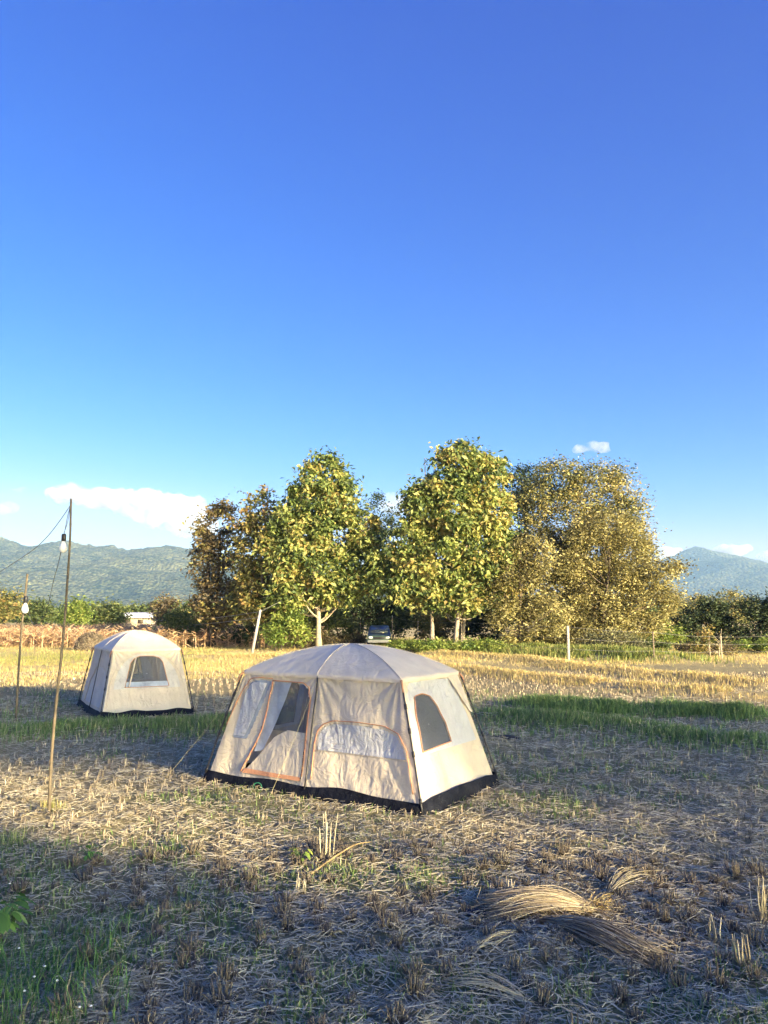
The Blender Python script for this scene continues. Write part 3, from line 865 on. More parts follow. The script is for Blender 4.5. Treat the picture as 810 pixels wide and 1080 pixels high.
    if kind == 'big':
        wall_cut(2, [])
    else:
        arch = arc(.5, .3, .36, .42, 0, 180, 22, 2.6)
        poly = [(.86, .12)] + arch + [(.14, .12)]
        wall_cut(2, [poly]); wn2 = fan(2, poly, -.01, M['panel'], 'window')
        trim(2, poly, .01, 'window_trim', wn2, .008, 'fab', closed=True)
    # end walls (1 = right end, 3 = left end)
    for k in (1, 3):
        if kind == 'big':
            win = [(.16, .42), (.60, .44), (.585, .60), (.52, .74), (.42, .83), (.31, .86), (.2, .85), (.165, .80)]
            arcp = [(.07, .40), (.075, .86), (.12, .955), (.5, .96), (.85, .95), (.93, .86), (.94, .40)]
        else:
            win = [(.22, .44), (.78, .44), (.73, .80), (.68, .87), (.6, .90), (.4, .90), (.32, .87), (.27, .80)]
            arcp = [(.10, .42)] + arc(.5, .42, .42, .52, 180, 0, 22, 2.4) + [(.92, .42)]
        wall_cut(k, [arcp])
        P_ = fan(k, arcp, 0, M['white'], 'upper_panel') if False else None
        # white panel with the window opening left free: strips around
        u = np.linspace(0, 1, 130); v = np.linspace(.38, .99, 70)
        UU, VV = np.meshgrid(u, v, indexing='ij')
        Fc = grid_faces(130, 70)
        cu = UU.ravel()[Fc].mean(1); cv = VV.ravel()[Fc].mean(1)
        def inside(P):
            P = np.array(P); ins = np.zeros(len(Fc), bool)
            for a, b in zip(P, np.roll(P, -1, 0)):
                ins ^= ((a[1] > cv) != (b[1] > cv)) & (cu < (b[0] - a[0]) * (cv - a[1]) / (b[1] - a[1] + 1e-12) + a[0])
            return ins
        ac = np.mean(arcp, axis=0)
        big = [tuple(ac + (np.array(q) - ac) * 1.02) for q in arcp]
        keep = inside(big) & ~inside(win)
        link('window_panel', mesh_np('window_panel', wall(k, UU, VV, -.006).reshape(-1, 3), Fc[keep], M['white' if kind == 'big' else 'panel'], smooth=True), root)
        wn = fan(k, win, -.012, M['net'], 'window')
        trim(k, win, .008, 'window_trim', wn, .008, closed=True)
        if kind == 'small':
            trim(k, [(.27, .445), (.34, .88)], .012, 'netting_fold', wn, .02, 'fab')
            fan(k, [(.225, .44), (.775, .44), (.768, .52), (.232, .52)], .0, M['netlight'], 'window_flap', wn, rings=4)
        if kind == 'small':
            trim(k, [(.03, .15)] + arc(.5, .42, .47, .54, 180, 0, 26, 2.3) + [(.97, .15)], .01, 'arch_seam', root, .008, 'fab')
        else:
            # hanging flap of fabric at the far upper corner
            b = Bld()
            pts = wall(k, np.array([.78, .985, 1.03, .97]), np.array([.97, .97, .62, .64]), .03)
            Q = []
            nu_, nv_ = 8, 10
            a_, b_ = np.meshgrid(np.linspace(0, 1, nu_), np.linspace(0, 1, nv_), indexing='ij')
            PP = (pts[0] * (1 - a_)[..., None] + pts[1] * a_[..., None]) * (1 - b_)[..., None] + (pts[3] * (1 - a_)[..., None] + pts[2] * a_[..., None]) * b_[..., None]
            b.add(PP.reshape(-1, 3), grid_faces(nu_, nv_)); b.build('corner_flap', M['fab'], root, smooth=True)
    # groundsheet tub, draped to the soil
    n = 60
    V, Q = [], []
    cor = B + [B[0]]
    nrm = [np.array((0, -1., 0)), np.array((1., 0, 0)), np.array((0, 1., 0)), np.array((-1., 0, 0))]
    prof = [(.08, .0), (.055, .06), (.02, .12), (-.025, .165)]
    pts = []
    for k in range(4):
        for q in np.linspace(0, 1, n, endpoint=False):
            pts.append((k, q))
    V = []
    for (k, q) in pts:
        p0 = cor[k] * (1 - q) + cor[k + 1] * q
        ins = -nrm[k]
        wob = .03 * (vnoise(np.array([q * 14.0 + 9 * k]), np.array([k * 3.0]), 5)[0] - .5)
        for j, (d, z) in enumerate(prof):
            sag = 1 + .35 * (vnoise(np.array([q * 6.0 + 7 * k]), np.array([2.0]), 8)[0] - .5)
            V.append(p0 - ins * (d + .015 + wob * (1 - j / 3)) + np.array([0, 0, z * sag - .01]))
    nb = len(V)
    gsF = grid_faces(len(pts), 4, True)
    # top closes to the wall, floor inside
    fl = [np.array(B[i]) * .985 + np.array([0, 0, .03]) for i in range(4)]
    V = np.vstack([V, fl])
    gme = mesh_np('groundsheet', V, [gsF, np.array([[nb, nb + 1, nb + 2, nb + 3]])], M['tarp'], smooth=True)
    link('groundsheet', gme, root)
    # roof: arched hip roof over six poles meeting at the top
    nang, nr = 192, 26
    bound = []
    ov = .035
    crease = []
    cs = [(-el - ov, -ew - ov), (0, -ew - ov * 1.3), (el + ov, -ew - ov), (el + ov, ew + ov), (0, ew + ov * 1.3), (-el - ov, ew + ov)]
    per = nang // 6
    for i in range(6):
        a, b2 = np.array(cs[i]), np.array(cs[(i + 1) % 6])
        for q in range(per):
            bound.append((*(a + (b2 - a) * q / per), q / per, i))
    V = []
    for (bx, by, q, i) in bound:
        s = math.sin(math.pi * q)
        for r in np.linspace(0, 1, nr):
            z = HE + (H - HE) * (1 - r ** 1.95) - .065 * s * r * (1 - .9 * r ** 2)
            x_, y_ = bx * r, by * r
            z += .012 * (fbm(np.array([x_ * 3.0]), np.array([y_ * 3.0]), 3, 91)[0] - .5) * min(1, r * 3)
            z += .006 * math.sin(24 * q * 1.0 + 5 * r) * s * r
            if r == 1: pass
            V.append((x_, y_, z))
    # valance: the cover turns down over the eaves
    V = np.array(V).reshape(nang, nr, 3)
    val = []
    for a_i, (bx, by, q, i) in enumerate(bound):
        s = math.sin(math.pi * q)
        e = V[a_i, -1]
        o_ = np.array([bx, by, 0]) / max(1e-6, math.hypot(bx, by))
        val.append([e + o_ * .006 + np.array([0, 0, -.02]), e + o_ * .006 + np.array([0, 0, -.05])])
    V = np.concatenate([V, np.array(val)], 1)
    link('roof', mesh_np('roof', V.reshape(-1, 3), grid_faces(nang, nr + 2, True), M['roof'], smooth=True), root)
    rf = root.children[-1]
    b = Bld()
    for i in range(6):
        c = V[i * per]
        b.tube([c[j] + np.array([0, 0, .004]) for j in range(0, nr, 2)] + [c[-3]], .007, 6)
    b.build('roof_seam', M['roof'], rf, smooth=True)
    # orange tabs at the eave corners
    for i in (0, 1, 2, 3):
        e = E[i] * np.array([1.03, 1.05, 1])
        t = Bld(); t.tube([e + np.array([0, 0, -.02]), e * np.array([1.03, 1.05, 1]) + np.array([0, 0, -.10]), e * np.array([1.04, 1.06, 1]) + np.array([0, 0, -.17])], [.018, .014, .008], 6)
        t.build('corner_tab', M['orange'], root, smooth=True)
    # legs
    for i in range(4):
        sx, sy = np.sign(B[i][0]), np.sign(B[i][1])
        o1 = np.array([.045 * sx, .045 * sy, 0])
        b = Bld()
        p0, p1 = B[i] + o1 + np.array([0, 0, -.03]), E[i] + o1 * 1.0 + np.array([0, 0, -.02])
        m_ = (p0 + p1) / 2 + o1 * .6
        q = np.linspace(0, 1, 12)[:, None]
        b.tube(p0 * (1 - q) ** 2 + 2 * m_ * q * (1 - q) + p1 * q ** 2, .0125, 8)
        pl = b.build('pole', M['pole'], root, smooth=True)
        for q in (.12, .45, .62, .8):
            c = p0 * (1 - q) ** 2 + 2 * m_ * q * (1 - q) + p1 * q ** 2
            cb = Bld(); d = (p1 - p0) / np.linalg.norm(p1 - p0)
            cb.tube([c - d * .035, c + d * .035], .021, 8)
            cb.build('clip', M['pole'], pl, smooth=True)
    for k in (0, 2):
        P = wall(k, np.full(10, mid_u if k == 0 else .5), np.linspace(.04, .985, 10), .035)
        b = Bld(); b.tube(P, .0115, 8); b.build('pole', M['pole'], root, smooth=True)
    return root

A_, C_, B_ = gp(218, 823)[:2], gp(445, 860)[:2], gp(521, 826)[:2]
dirL = (C_ - A_) / np.linalg.norm(C_ - A_)
angT = math.atan2(dirL[1], dirL[0])
LT = float(np.linalg.norm(C_ - A_))
nW = np.array([-dirL[1], dirL[0]])
WT = float((B_ - C_).dot(nW))
org = (A_ + C_) / 2 + nW * WT / 2
big = tent((org[0], org[1], .0), angT, LT, WT, 2.05, 1.64, .5, .3, 'large beige two-room cabin tent with dark open door and orange zips, in the centre', 'big')

# small tent: its end wall faces us (end wall 3 is the left end: rotate so that -x points at the camera)
wS = 2.2; lS = 3.3
fl_ = gp(107, 759)[:2]
dS = np.array([-.5, .866])                      # direction going back along its length
dW = np.array([.866, .5])
orgS = fl_ + dW * wS / 2 + dS * lS / 2
# local +y is the left side for a tent whose -x end faces us ... rotate so local x = dS
small = tent((orgS[0], orgS[1], .0), math.atan2(dS[1], dS[0]), lS, wS, 2.08, 1.62, .42, .28, 'smaller beige dome-roofed tent with a single end window facing the field, at left', 'small')

def world_guy(parent, a, b, r=.0028, mat='guy'):
    """cord from world point a to ground point b, parented to the tent"""
    inv = Matrix.Translation(parent.location) @ Matrix.Rotation(parent.rotation_euler.z, 4, 'Z')
    inv = inv.inverted()
    A, B2 = inv @ Vector(a), inv @ Vector(b)
    q = np.linspace(0, 1, 8)[:, None]
    P = np.array(A) * (1 - q) + np.array(B2) * q
    P[:, 2] -= .03 * np.sin(q[:, 0] * math.pi)
    bb = Bld(); bb.tube(P, r, 5)
    g = bb.build('guy_line', M[mat], parent, smooth=True)
    pg = Bld(); d = np.array([.02, .03, 0])
    pg.tube([np.array(B2) + [0, 0, -.06], np.array(B2) + [0, 0, .02], np.array(B2) + [.02, .0, .035]], .006, 6)
    pg.build('peg', M['pole'], g, smooth=True)
    return g
mw = Matrix.Translation(big.location) @ Matrix.Rotation(angT, 4, 'Z')
def tw(x, y, z): return tuple(mw @ Vector((x, y, z)))
world_guy(big, tw(.0, -.78, 1.62), gp(275, 862))
world_guy(big, tw(1.4, .75, 1.6), gp(553, 803))
world_guy(big, tw(-1.4, -.75, 1.6), gp(172, 824))

# ------------------------------------------------------------------ bamboo poles with bulbs
def curve_pts(pts, n=40):
    P = np.array(pts, float)
    s = np.concatenate([[0], np.cumsum(np.linalg.norm(np.diff(P, axis=0), axis=1))])
    t = np.linspace(0, s[-1], n)
    # smooth interpolation (Catmull-like through gaussian smoothing)
    Q = np.stack([np.interp(t, s, P[:, k]) for k in range(3)], 1)
    for _ in range(6):
        Q[1:-1] = (Q[:-2] + 2 * Q[1:-1] + Q[2:]) / 4
    return Q

def bamboo(label, pxs, Yd, r0, r1, mat, nodes=14):
    P = [dp(px, py, Yd) for px, py in pxs]
    base = P[0].copy()
    root = empty('bamboo_pole', (base[0], base[1], 0))
    tag(root, label, 'pole', 'bamboo poles carrying light bulbs')
    Q = curve_pts(P, 70) - np.array([base[0], base[1], 0])
    Q[0][2] = min(Q[0][2], -.1)
    rr = np.linspace(r0, r1, 70)
    for k in range(3, 70, 5): rr[k] *= 1.18
    b = Bld(); b.tube(Q, rr, 8)
    b.build('stem', mat, root, smooth=True)
    return root, base
def bulb(label, c, s):
    root = empty('light_bulb', c); tag(root, label, 'light bulb', 'unlit bulbs hung from bamboo poles')
    b = Bld(); b.lathe([(.001, .06), (.018, .06), (.022, .045), (.022, -.005), (.017, -.012)], n=14); b.V[0] *= s
    b.build('socket', M['blackplastic'], root, smooth=True)
    g = Bld(); g.lathe([(.013, -.008), (.015, -.02), (.028, -.045), (.036, -.07), (.036, -.09), (.026, -.112), (.012, -.122), (.001, -.124)], n=18); g.V[0] *= s
    g.build('globe', simple('bulb_glass', [(.3, (.75, .76, .78)), (.7, (.85, .86, .88))], 5, .2, 0, spec=.5, trans=.2), root, smooth=True)
    return root
Y1, Y2 = 10.0, 18.9
p1, b1 = bamboo('tall crooked bamboo pole nearest the camera, thin at its top', [(52, 850), (53, 820), (56, 775), (60, 735), (65, 690), (69, 645), (72, 600), (74, 570), (75, 526)], Y1, .021, .013, M['bamboodark'])
p2, b2 = bamboo('short thin bamboo pole at the far left, beside the left edge', [(17, 756), (18, 735), (20, 700), (23, 660), (27, 625), (29, 605)], Y2, .028, .024, M['bamboodark'])
q1 = dp(67, 572, Y1)
bulb('clear bulb hanging near the top of the tall bamboo pole', q1 + [0, 0, .03], 1.35)
q2 = dp(28, 637, Y2)
bulb('white bulb on the short bamboo pole at the far left', q2 + [0, -.06, .05], 2.3)
b = Bld()
b.tube(curve_pts([dp(75, 531, Y1), dp(71, 545, Y1), dp(69, 557, Y1), q1 + [0, 0, .1]], 16), .0042, 5)
b.tube(curve_pts([dp(74, 533, Y1), dp(72, 550, Y1), dp(67.5, 562, Y1)], 12), .0038, 5)
b.tube(curve_pts([q1 + [0, 0, .08], dp(64, 586, Y1), dp(57, 610, 12.2), dp(50, 642, 15.), dp(40, 662, 17.), dp(31, 655, 18.7), q2 + [0, 0, .15]], 40), .0045, 5)
cab = b.build('light_cable', M['cable'], smooth=True); tag(cab, 'thin dark cable looping from the tall bamboo pole down to the short one', 'cable')
b = Bld()
b.tube(curve_pts([dp(75, 532, Y1), dp(62, 552, 10.4), dp(45, 573, 11), dp(22, 589, 12), dp(0, 603, 13), dp(-60, 640, 17)], 40), .0055, 5)
tag(b.build('light_cable', M['wire'], smooth=True), 'pale cable slanting from the top of the tall bamboo pole to the left edge', 'cable')

# ------------------------------------------------------------------ leaning pole with wires, fence
lp0, lp1 = gp(264.8, 691), None
Yl = lp0[1]
lp1 = dp(274.7, 643, Yl)
root = empty('leaning_pole', (lp0[0], lp0[1], 0)); tag(root, 'pale leaning wooden pole carrying wires in front of the left tree cluster', 'pole')
b = Bld(); b.tube([np.array([0, 0, -.2]), (lp1 - lp0) * .5 + [0.02, 0, 0], lp1 - lp0], [.10, .09, .075], 10); b.build('post', M['concrete'], root, smooth=True)
for k, (py0, py1, sag) in enumerate(((645, 655, .3), (651, 661, .25))):
    a, c = dp(274, py0, Yl) - lp0, dp(150, py1 - 2, 78) - lp0
    q = np.linspace(0, 1, 20)[:, None]; P = a * (1 - q) + c * q; P[:, 2] -= sag * 4 * (q * (1 - q))[:, 0]
    b = Bld(); b.tube(P, .014, 5); b.build('wire', M['wire'], root, smooth=True)
a, c = dp(275, 645, Yl) - lp0, dp(300, 632, 55) - lp0
b = Bld(); q = np.linspace(0, 1, 12)[:, None]; b.tube(a * (1 - q) + c * q, .014, 5); b.build('wire', M['wire'], root, smooth=True)

fp = [(304, 652, 684), (345, 652, 683), (380, 651, 682), (413.7, 649, 683), (441, 655, 684), (487, 655, 687), (600, 660, 698), (690, 666, 698), (761.5, 671, 696), (830, 668, 696)]
root = empty('wire_fence', gp(600, 698)); tag(root, 'wire fence on slim pale posts running along the foot of the trees', 'fence')
r0 = np.array(root.location)
tops = []
for k, (px, pt, pb) in enumerate(fp):
    g = gp(px, pb); t = dp(px, pt, g[1])
    b = Bld(); rw = .06 if px == 600 else .035
    b.box(np.array([g[0] - rw, g[1] - rw, -.2]) - r0, np.array([g[0] + rw, g[1] + rw, t[2]]) - r0)
    b.build('post', M['concrete'] if px == 600 else M['barkpale'] if px > 700 or px < 500 else M['bark'], root, bevel=.012)
    tops.append((g, t[2]))
for f_ in (.97, .66, .36):
    P = []
    for (g, h), (g2, h2) in zip(tops[:-1], tops[1:]):
        for q in np.linspace(0, 1, 8, endpoint=False):
            P.append([g[0] + (g2[0] - g[0]) * q, g[1] - .09 + (g2[1] - g[1]) * q, (h + (h2 - h) * q) * f_ - .06 * 4 * q * (1 - q)])
    b = Bld(); b.tube(np.array(P) - r0, .006, 5); b.build('wire', M['wire'], root, smooth=True)

# ------------------------------------------------------------------ car, shed, straw heap
def car(loc):
    root = empty('parked_car', loc, 0); tag(root, 'dark green parked car seen head-on between the trunks above the big tent', 'car')
    paint = simple('car_paint', [(.3, (.035, .06, .05)), (.7, (.05, .08, .065))], 2, .3, 0, spec=.6)
    glass = simple('car_glass', [(.3, (.10, .13, .15)), (.7, (.16, .2, .23))], 2, .1, 0, spec=.8)
    hw = .85
    # side profile (y back, z up), front at y=0
    prof = [(0, .42), (0, .78), (.12, .88), (.95, 1.0), (1.5, 1.48), (1.75, 1.55), (3.0, 1.55), (3.5, 1.15), (4.1, 1.05), (4.15, .5), (4.0, .38)]
    b = Bld()
    secs = []
    for sx, ins in ((-1, 0), (-.92, 0.0), (.92, 0.0), (1, 0)):
        for (yy_, zz) in prof:
            tum = .16 * max(0, (zz - 1.0) / .55)
            x_ = sx * (hw - tum)
            sh = .05 if abs(sx) == 1 else 0
            secs.append((x_, yy_ + (sh if yy_ < .5 else -sh if yy_ > 3.9 else 0), zz - (sh if zz > .8 else 0)))
    m_ = len(prof)
    V = np.array(secs)
    k, i = np.meshgrid(np.arange(3), np.arange(m_), indexing='ij'); k, i = k.ravel(), i.ravel(); i2 = (i + 1) % m_
    b.add(V, np.stack([k * m_ + i, k * m_ + i2, (k + 1) * m_ + i2, (k + 1) * m_ + i], 1))
    me = mesh_np('body', V, [np.stack([k * m_ + i, k * m_ + i2, (k + 1) * m_ + i2, (k + 1) * m_ + i], 1), np.array([list(range(m_))]), np.array([list(range(3 * m_, 4 * m_))])], paint)
    bo = link('body', me, root)
    b = Bld(); b.add([(-.66, .97, 1.05), (.66, .97, 1.05), (.58, 1.46, 1.47), (-.58, 1.46, 1.47), (-.66, 1.0, 1.03), (.66, 1.0, 1.03), (.58, 1.49, 1.45), (-.58, 1.49, 1.45)], [[0, 1, 2, 3], [4, 7, 6, 5], [0, 4, 5, 1], [2, 6, 7, 3], [1, 5, 6, 2], [0, 3, 7, 4]]); b.build('windshield', glass, root)
    for s in (-1, 1):
        b = Bld(); b.box((s * .62 - .14, -.035, .66), (s * .62 + .14, .03, .8)); b.build('headlight', simple('lamp_glass', [(.3, (.6, .62, .62)), (.7, (.75, .76, .76))], 3, .15, 0), root, bevel=.03)
        for wy in (.8, 3.3):
            wl = Bld(); wl.tube([(s * .70, wy, .32), (s * .72, wy, .32), (s * .86, wy, .32), (s * .88, wy, .32)], [.27, .32, .32, .27], 20); wb = wl.build('wheel', M['blackplastic'], root, smooth=False)
            rm = Bld(); rm.tube([(s * .865, wy, .32), (s * .892, wy, .32)], [.19, .17], 16); rm.build('rim', M['wire'], wb)
        b = Bld(); b.box((s * .93 - .08, 1.0, .98), (s * .93 + .08, 1.1, 1.1)); b.build('mirror', paint, root, bevel=.02)
    b = Bld(); b.box((-.4, -.02, .62), (.4, .03, .76)); b.build('grille', M['blackplastic'], root, bevel=.01)
    b = Bld(); b.box((-.84, -.06, .36), (.84, .08, .56)); b.build('bumper', simple('bumper', [(.3, (.16, .17, .17)), (.7, (.22, .23, .23))], 3, .4, 0), root, bevel=.03)
    return root
cr_ = car((-.35, 56, .12))

def shed():
    c = gp(147, 662)
    c = np.array([(147 - CX) / F * 150, 150, 0])
    root = empty('farm_shed', c, .1); tag(root, 'low farm shed with a bright pale metal roof beyond the corn, above the small tent', 'shed')
    b = Bld(); b.box((-3.4, -2, 0), (3.4, 2, 2.0)); b.build('wall', M['housewall'], root)
    b = Bld(); b.add([(-4, -2.7, 1.9), (4, -2.7, 1.9), (4, 0, 2.9), (-4, 0, 2.9), (4, 2.7, 1.9), (-4, 2.7, 1.9), (-4, -2.7, 1.82), (4, -2.7, 1.82), (4, 0, 2.82), (-4, 0, 2.82), (4, 2.7, 1.82), (-4, 2.7, 1.82)],
                     [[0, 1, 2, 3], [3, 2, 4, 5], [6, 9, 8, 7], [9, 11, 10, 8], [0, 6, 7, 1], [5, 4, 10, 11]]); b.build('roof', M['metalroof'], root)
    b = Bld(); b.box((-1.8, -2.04, 0), (-.8, -1.9, 1.7)); b.build('door', M['door'], root)
    b = Bld(); b.box((.6, -2.04, .8), (1.6, -1.9, 1.5)); b.build('window', M['door'], root)
    c = np.array([(126 - CX) / F * 165, 165, 0])
    root = empty('farm_shed', c, -.1); tag(root, 'smaller white-roofed shed just left of the low farm shed', 'shed')
    b = Bld(); b.box((-1.6, -1.5, 0), (1.6, 1.5, 2.2)); b.build('wall', M['housewall'], root)
    b = Bld(); b.add([(-2, -2, 2.1), (2, -2, 2.1), (2, 0, 3.0), (-2, 0, 3.0), (2, 2, 2.1), (-2, 2, 2.1), (-2, -2, 2.0), (2, -2, 2.0), (2, 0, 2.9), (-2, 0, 2.9), (2, 2, 2.0), (-2, 2, 2.0)],
                     [[0, 1, 2, 3], [3, 2, 4, 5], [6, 9, 8, 7], [9, 11, 10, 8], [0, 6, 7, 1], [5, 4, 10, 11]]); b.build('roof', M['metalroof'], root)
    b = Bld(); b.box((-.5, -1.54, 0), (.4, -1.4, 1.8)); b.build('door', M['door'], root)
shed()

# straw helper: many thin lying straws as roof-shaped ribbons
def straw_arrays(C, D, L, W, bend, rnd):
    n = len(C)
    D = D / np.linalg.norm(D, axis=1)[:, None]
    side = np.cross(D, np.array([0, 0, 1.0])); side /= np.linalg.norm(side, axis=1)[:, None] + 1e-9
    up = np.cross(side, D)
    L = L[:, None]; W = W[:, None]
    c0 = C - D * L / 2; c2 = C + D * L / 2; c1 = C + side * (bend[:, None] * L) + up * np.abs(bend[:, None]) * L * .4
    V = []
    for c in (c0, c1, c2):
        V += [c - side * W / 2, c + up * W * .6, c + side * W / 2]
    V = np.stack(V, 1).reshape(-1, 3)
    i = np.arange(n) * 9
    Q = []
    for a in (0, 3):
        for b_ in (0, 1):
            Q.append(np.stack([i + a + b_, i + a + b_ + 1, i + a + b_ + 4, i + a + b_ + 3], 1))
    return V, np.vstack(Q), np.repeat(rnd, 9)

def heap(loc, rx, ry, rz, label, nm, lm, seed, n=2200, L=.5):
    rg = np.random.default_rng(seed)
    root = empty(nm, loc); tag(root, label, 'straw heap')
    th, ph = np.meshgrid(np.linspace(0, 2 * math.pi, 28, endpoint=False), np.linspace(0, math.pi / 2, 10), indexing='ij')
    rr = 1 + .25 * (vnoise(th * 2, ph * 3, seed) - .5)
    P = np.stack([rx * .95 * np.cos(th) * np.cos(ph) * rr, ry * .95 * np.sin(th) * np.cos(ph) * rr, rz * .95 * np.sin(ph) * rr - .05], -1).reshape(-1, 3)
    link('mound', mesh_np('mound', P, grid_faces(28, 10, True), simple('heap_core', [(.3, (.12, .08, .05)), (.7, (.26, .18, .11))], 8, .95, .5, .04), smooth=True), root)
    d = rg.normal(size=(n, 3)); d[:, 2] = np.abs(d[:, 2]); d /= np.linalg.norm(d, axis=1)[:, None]
    C = d * np.array([rx, ry, rz])
    D = rg.normal(size=(n, 3)); D -= d * (D * d).sum(1)[:, None]; D[:, 2] -= .4
    V, Q, r_ = straw_arrays(C, D, L * rg.uniform(.5, 1.2, n), np.full(n, .02 * L / .5), rg.normal(size=n) * .1, rg.uniform(0, .8, n))
    link('straw_thatch', mesh_np('straw_thatch', V, Q, lm, {'rnd': r_}), root)
    return root
hc = np.array([(100 - CX) / F * 54, 54, 0])
heap(hc, 1.05, .9, 1.15, 'brown heap of old straw at the edge of the corn, left behind the small tent', 'straw_heap', M['stubble'], 3, L=.6)

# ------------------------------------------------------------------ field cover
def pxx(x, y): return 405 + x / y * 810

# litter of loose straw
n = 72000
x, y = scatter(n, 4.2, 24, 1.35)
rnd = np.clip(RNG.normal(.55, .25, n), 0, 1)
g, go = zones(x, y)
keep = RNG.uniform(0, 1, n) > g * .75
for q_ in (0,):
    x, y, rnd = x[keep], y[keep], rnd[keep]
n = len(x)
clump = fbm(x * 1.5, y * 1.5, 2, 61)
a = RNG.uniform(0, 2 * math.pi, n) * .6 + 6 * clump
D = np.stack([np.cos(a), np.sin(a), RNG.normal(size=n) * .16], 1)
L = RNG.uniform(.025, .155, n) * (.8 + y / 20)
W = .0032 + .00034 * y + RNG.uniform(0, .002, n)
C = np.stack([x, y, gz(x, y) + RNG.uniform(.0, .05, n) ** 1.0], 1)
V, Q, r_ = straw_arrays(C, D, L, W, RNG.normal(size=n) * .08, rnd)
tag(link('straw_litter', mesh_np('straw_litter', V, Q, M['straw'], {'rnd': r_})), 'loose dry straw littering the harvested field', 'straw', kind='stuff')

# stubble: rows of cut rice tufts
def tuft_mesh(seed, nst, h, spread=.045):
    rg = np.random.default_rng(seed)
    b = Bld(); rn = []
    for k in range(nst):
        a = rg.uniform(0, 6.28); r = spread * math.sqrt(rg.uniform(0, 1))
        p0 = np.array([r * math.cos(a), r * math.sin(a), -.03])
        ln = rg.uniform(0, .35) if rg.uniform() < .85 else rg.uniform(.5, 1.2)
        hh = h * rg.uniform(.45, 1.05)
        d = np.array([math.cos(a) * ln, math.sin(a) * ln, 1.0]); d /= np.linalg.norm(d)
        p2 = p0 + d * (hh + .03)
        w_ = rg.uniform(.0028, .0048)
        b.tube([p0, (p0 + p2) / 2 + rg.normal(size=3) * .005, p2], [w_, w_, w_ * .9], 4)
        rn += [rg.uniform(.0, .55)] * (b.n - len(rn))
    for k in range(int(nst * .5)):     # broken leaves hanging round the foot
        a = rg.uniform(0, 6.28)
        p0 = np.array([math.cos(a), math.sin(a), 0]) * spread * .6
        p1 = p0 + np.array([math.cos(a) * .05, math.sin(a) * .05, rg.uniform(.03, .08)])
        p2 = p1 + np.array([math.cos(a) * .06, math.sin(a) * .06, -.04])
        b.tube([p0, p1, p2], [.003, .0025, .001], 3)
        rn += [rg.uniform(.3, 1)] * (b.n - len(rn))
    return mesh_np('rice_stubble', np.vstack(b.V), [np.vstack(b.Q), np.vstack(b.T)], M['stubble'], {'rnd': rn})
TM = [tuft_mesh(100 + i, 34, .10 + .01 * i, .042) for i in range(6)]
# rows at a slight angle
pitch_ = .25
cand = []
ra = .22
for i in range(-140, 141):
    for j in range(-140, 141):
        X0, Y0 = i * pitch_, j * pitch_ * 1.05
        x0 = X0 * math.cos(ra) - Y0 * math.sin(ra); y0 = X0 * math.sin(ra) + Y0 * math.cos(ra) + 18
        cand.append((x0, y0))
cand = np.array(cand) + RNG.normal(size=(len(cand), 2)) * .022
cand = cand[(cand[:, 1] > 4.3) & (cand[:, 1] < 34) & (np.abs(cand[:, 0]) < cand[:, 1] * .53 + .3)]
g, go = zones(cand[:, 0], cand[:, 1])
cand = cand[(RNG.uniform(0, 1, len(cand)) > g * .9 + .12)]
def in_rect(P, o, ang, l, w_):
    d = P - np.array(o)[:2]
    u = d[:, 0] * math.cos(ang) + d[:, 1] * math.sin(ang); v = -d[:, 0] * math.sin(ang) + d[:, 1] * math.cos(ang)
    return (np.abs(u) < l / 2) & (np.abs(v) < w_ / 2)
def clear(P, m=.05):
    a = in_rect(P, org, angT, LT + m * 2, WT + m * 2)
    b_ = in_rect(P, orgS, math.atan2(dS[1], dS[0]), lS + m * 2, wS + m * 2)
    return ~(a | b_)
cand = cand[clear(cand, .1)]
cand = cand[np.argsort(np.hypot(cand[:, 0], cand[:, 1]))]
near, far = cand[:300], cand[300:]
for k, (x0, y0) in enumerate(near):
    o = bpy.data.objects.new('rice_stubble', TM[k % 6]); COL.objects.link(o)
    o.location = (x0, y0, float(gz(np.array([x0]), np.array([y0]))[0]))
    o.rotation_euler = (RNG.normal() * .12, RNG.normal() * .12, RNG.uniform(0, 6.28))
    s = float(RNG.uniform(.65, 1.15)); o.scale = (s, s, s * float(RNG.uniform(.7, 1.1)))
    tag(o, 'short cut rice stubble tuft standing among the nearest straw litter', 'stubble tuft', 'nearest rice stubble tufts')
nb_ = np.where(far[:, 1] < 14, 9, 5)
idx = np.repeat(np.arange(len(far)), nb_)
P = far[idx] + RNG.normal(size=(len(idx), 2)) * .03
yv = P[:, 1]
P3 = np.stack([P[:, 0], P[:, 1], gz(P[:, 0], P[:, 1]) - .01], 1)
me = blade_mesh('stubble_rows', P3, RNG.uniform(.04, .13, len(P3)), .005 + .0007 * yv, np.abs(RNG.normal(0, .3, len(P3))), M['stubble'], np.clip(RNG.normal(.6, .25, len(P3)), 0, 1))
tag(link('stubble_rows', me), 'rows of cut rice stubble stretching away over the field', 'stubble', kind='stuff')

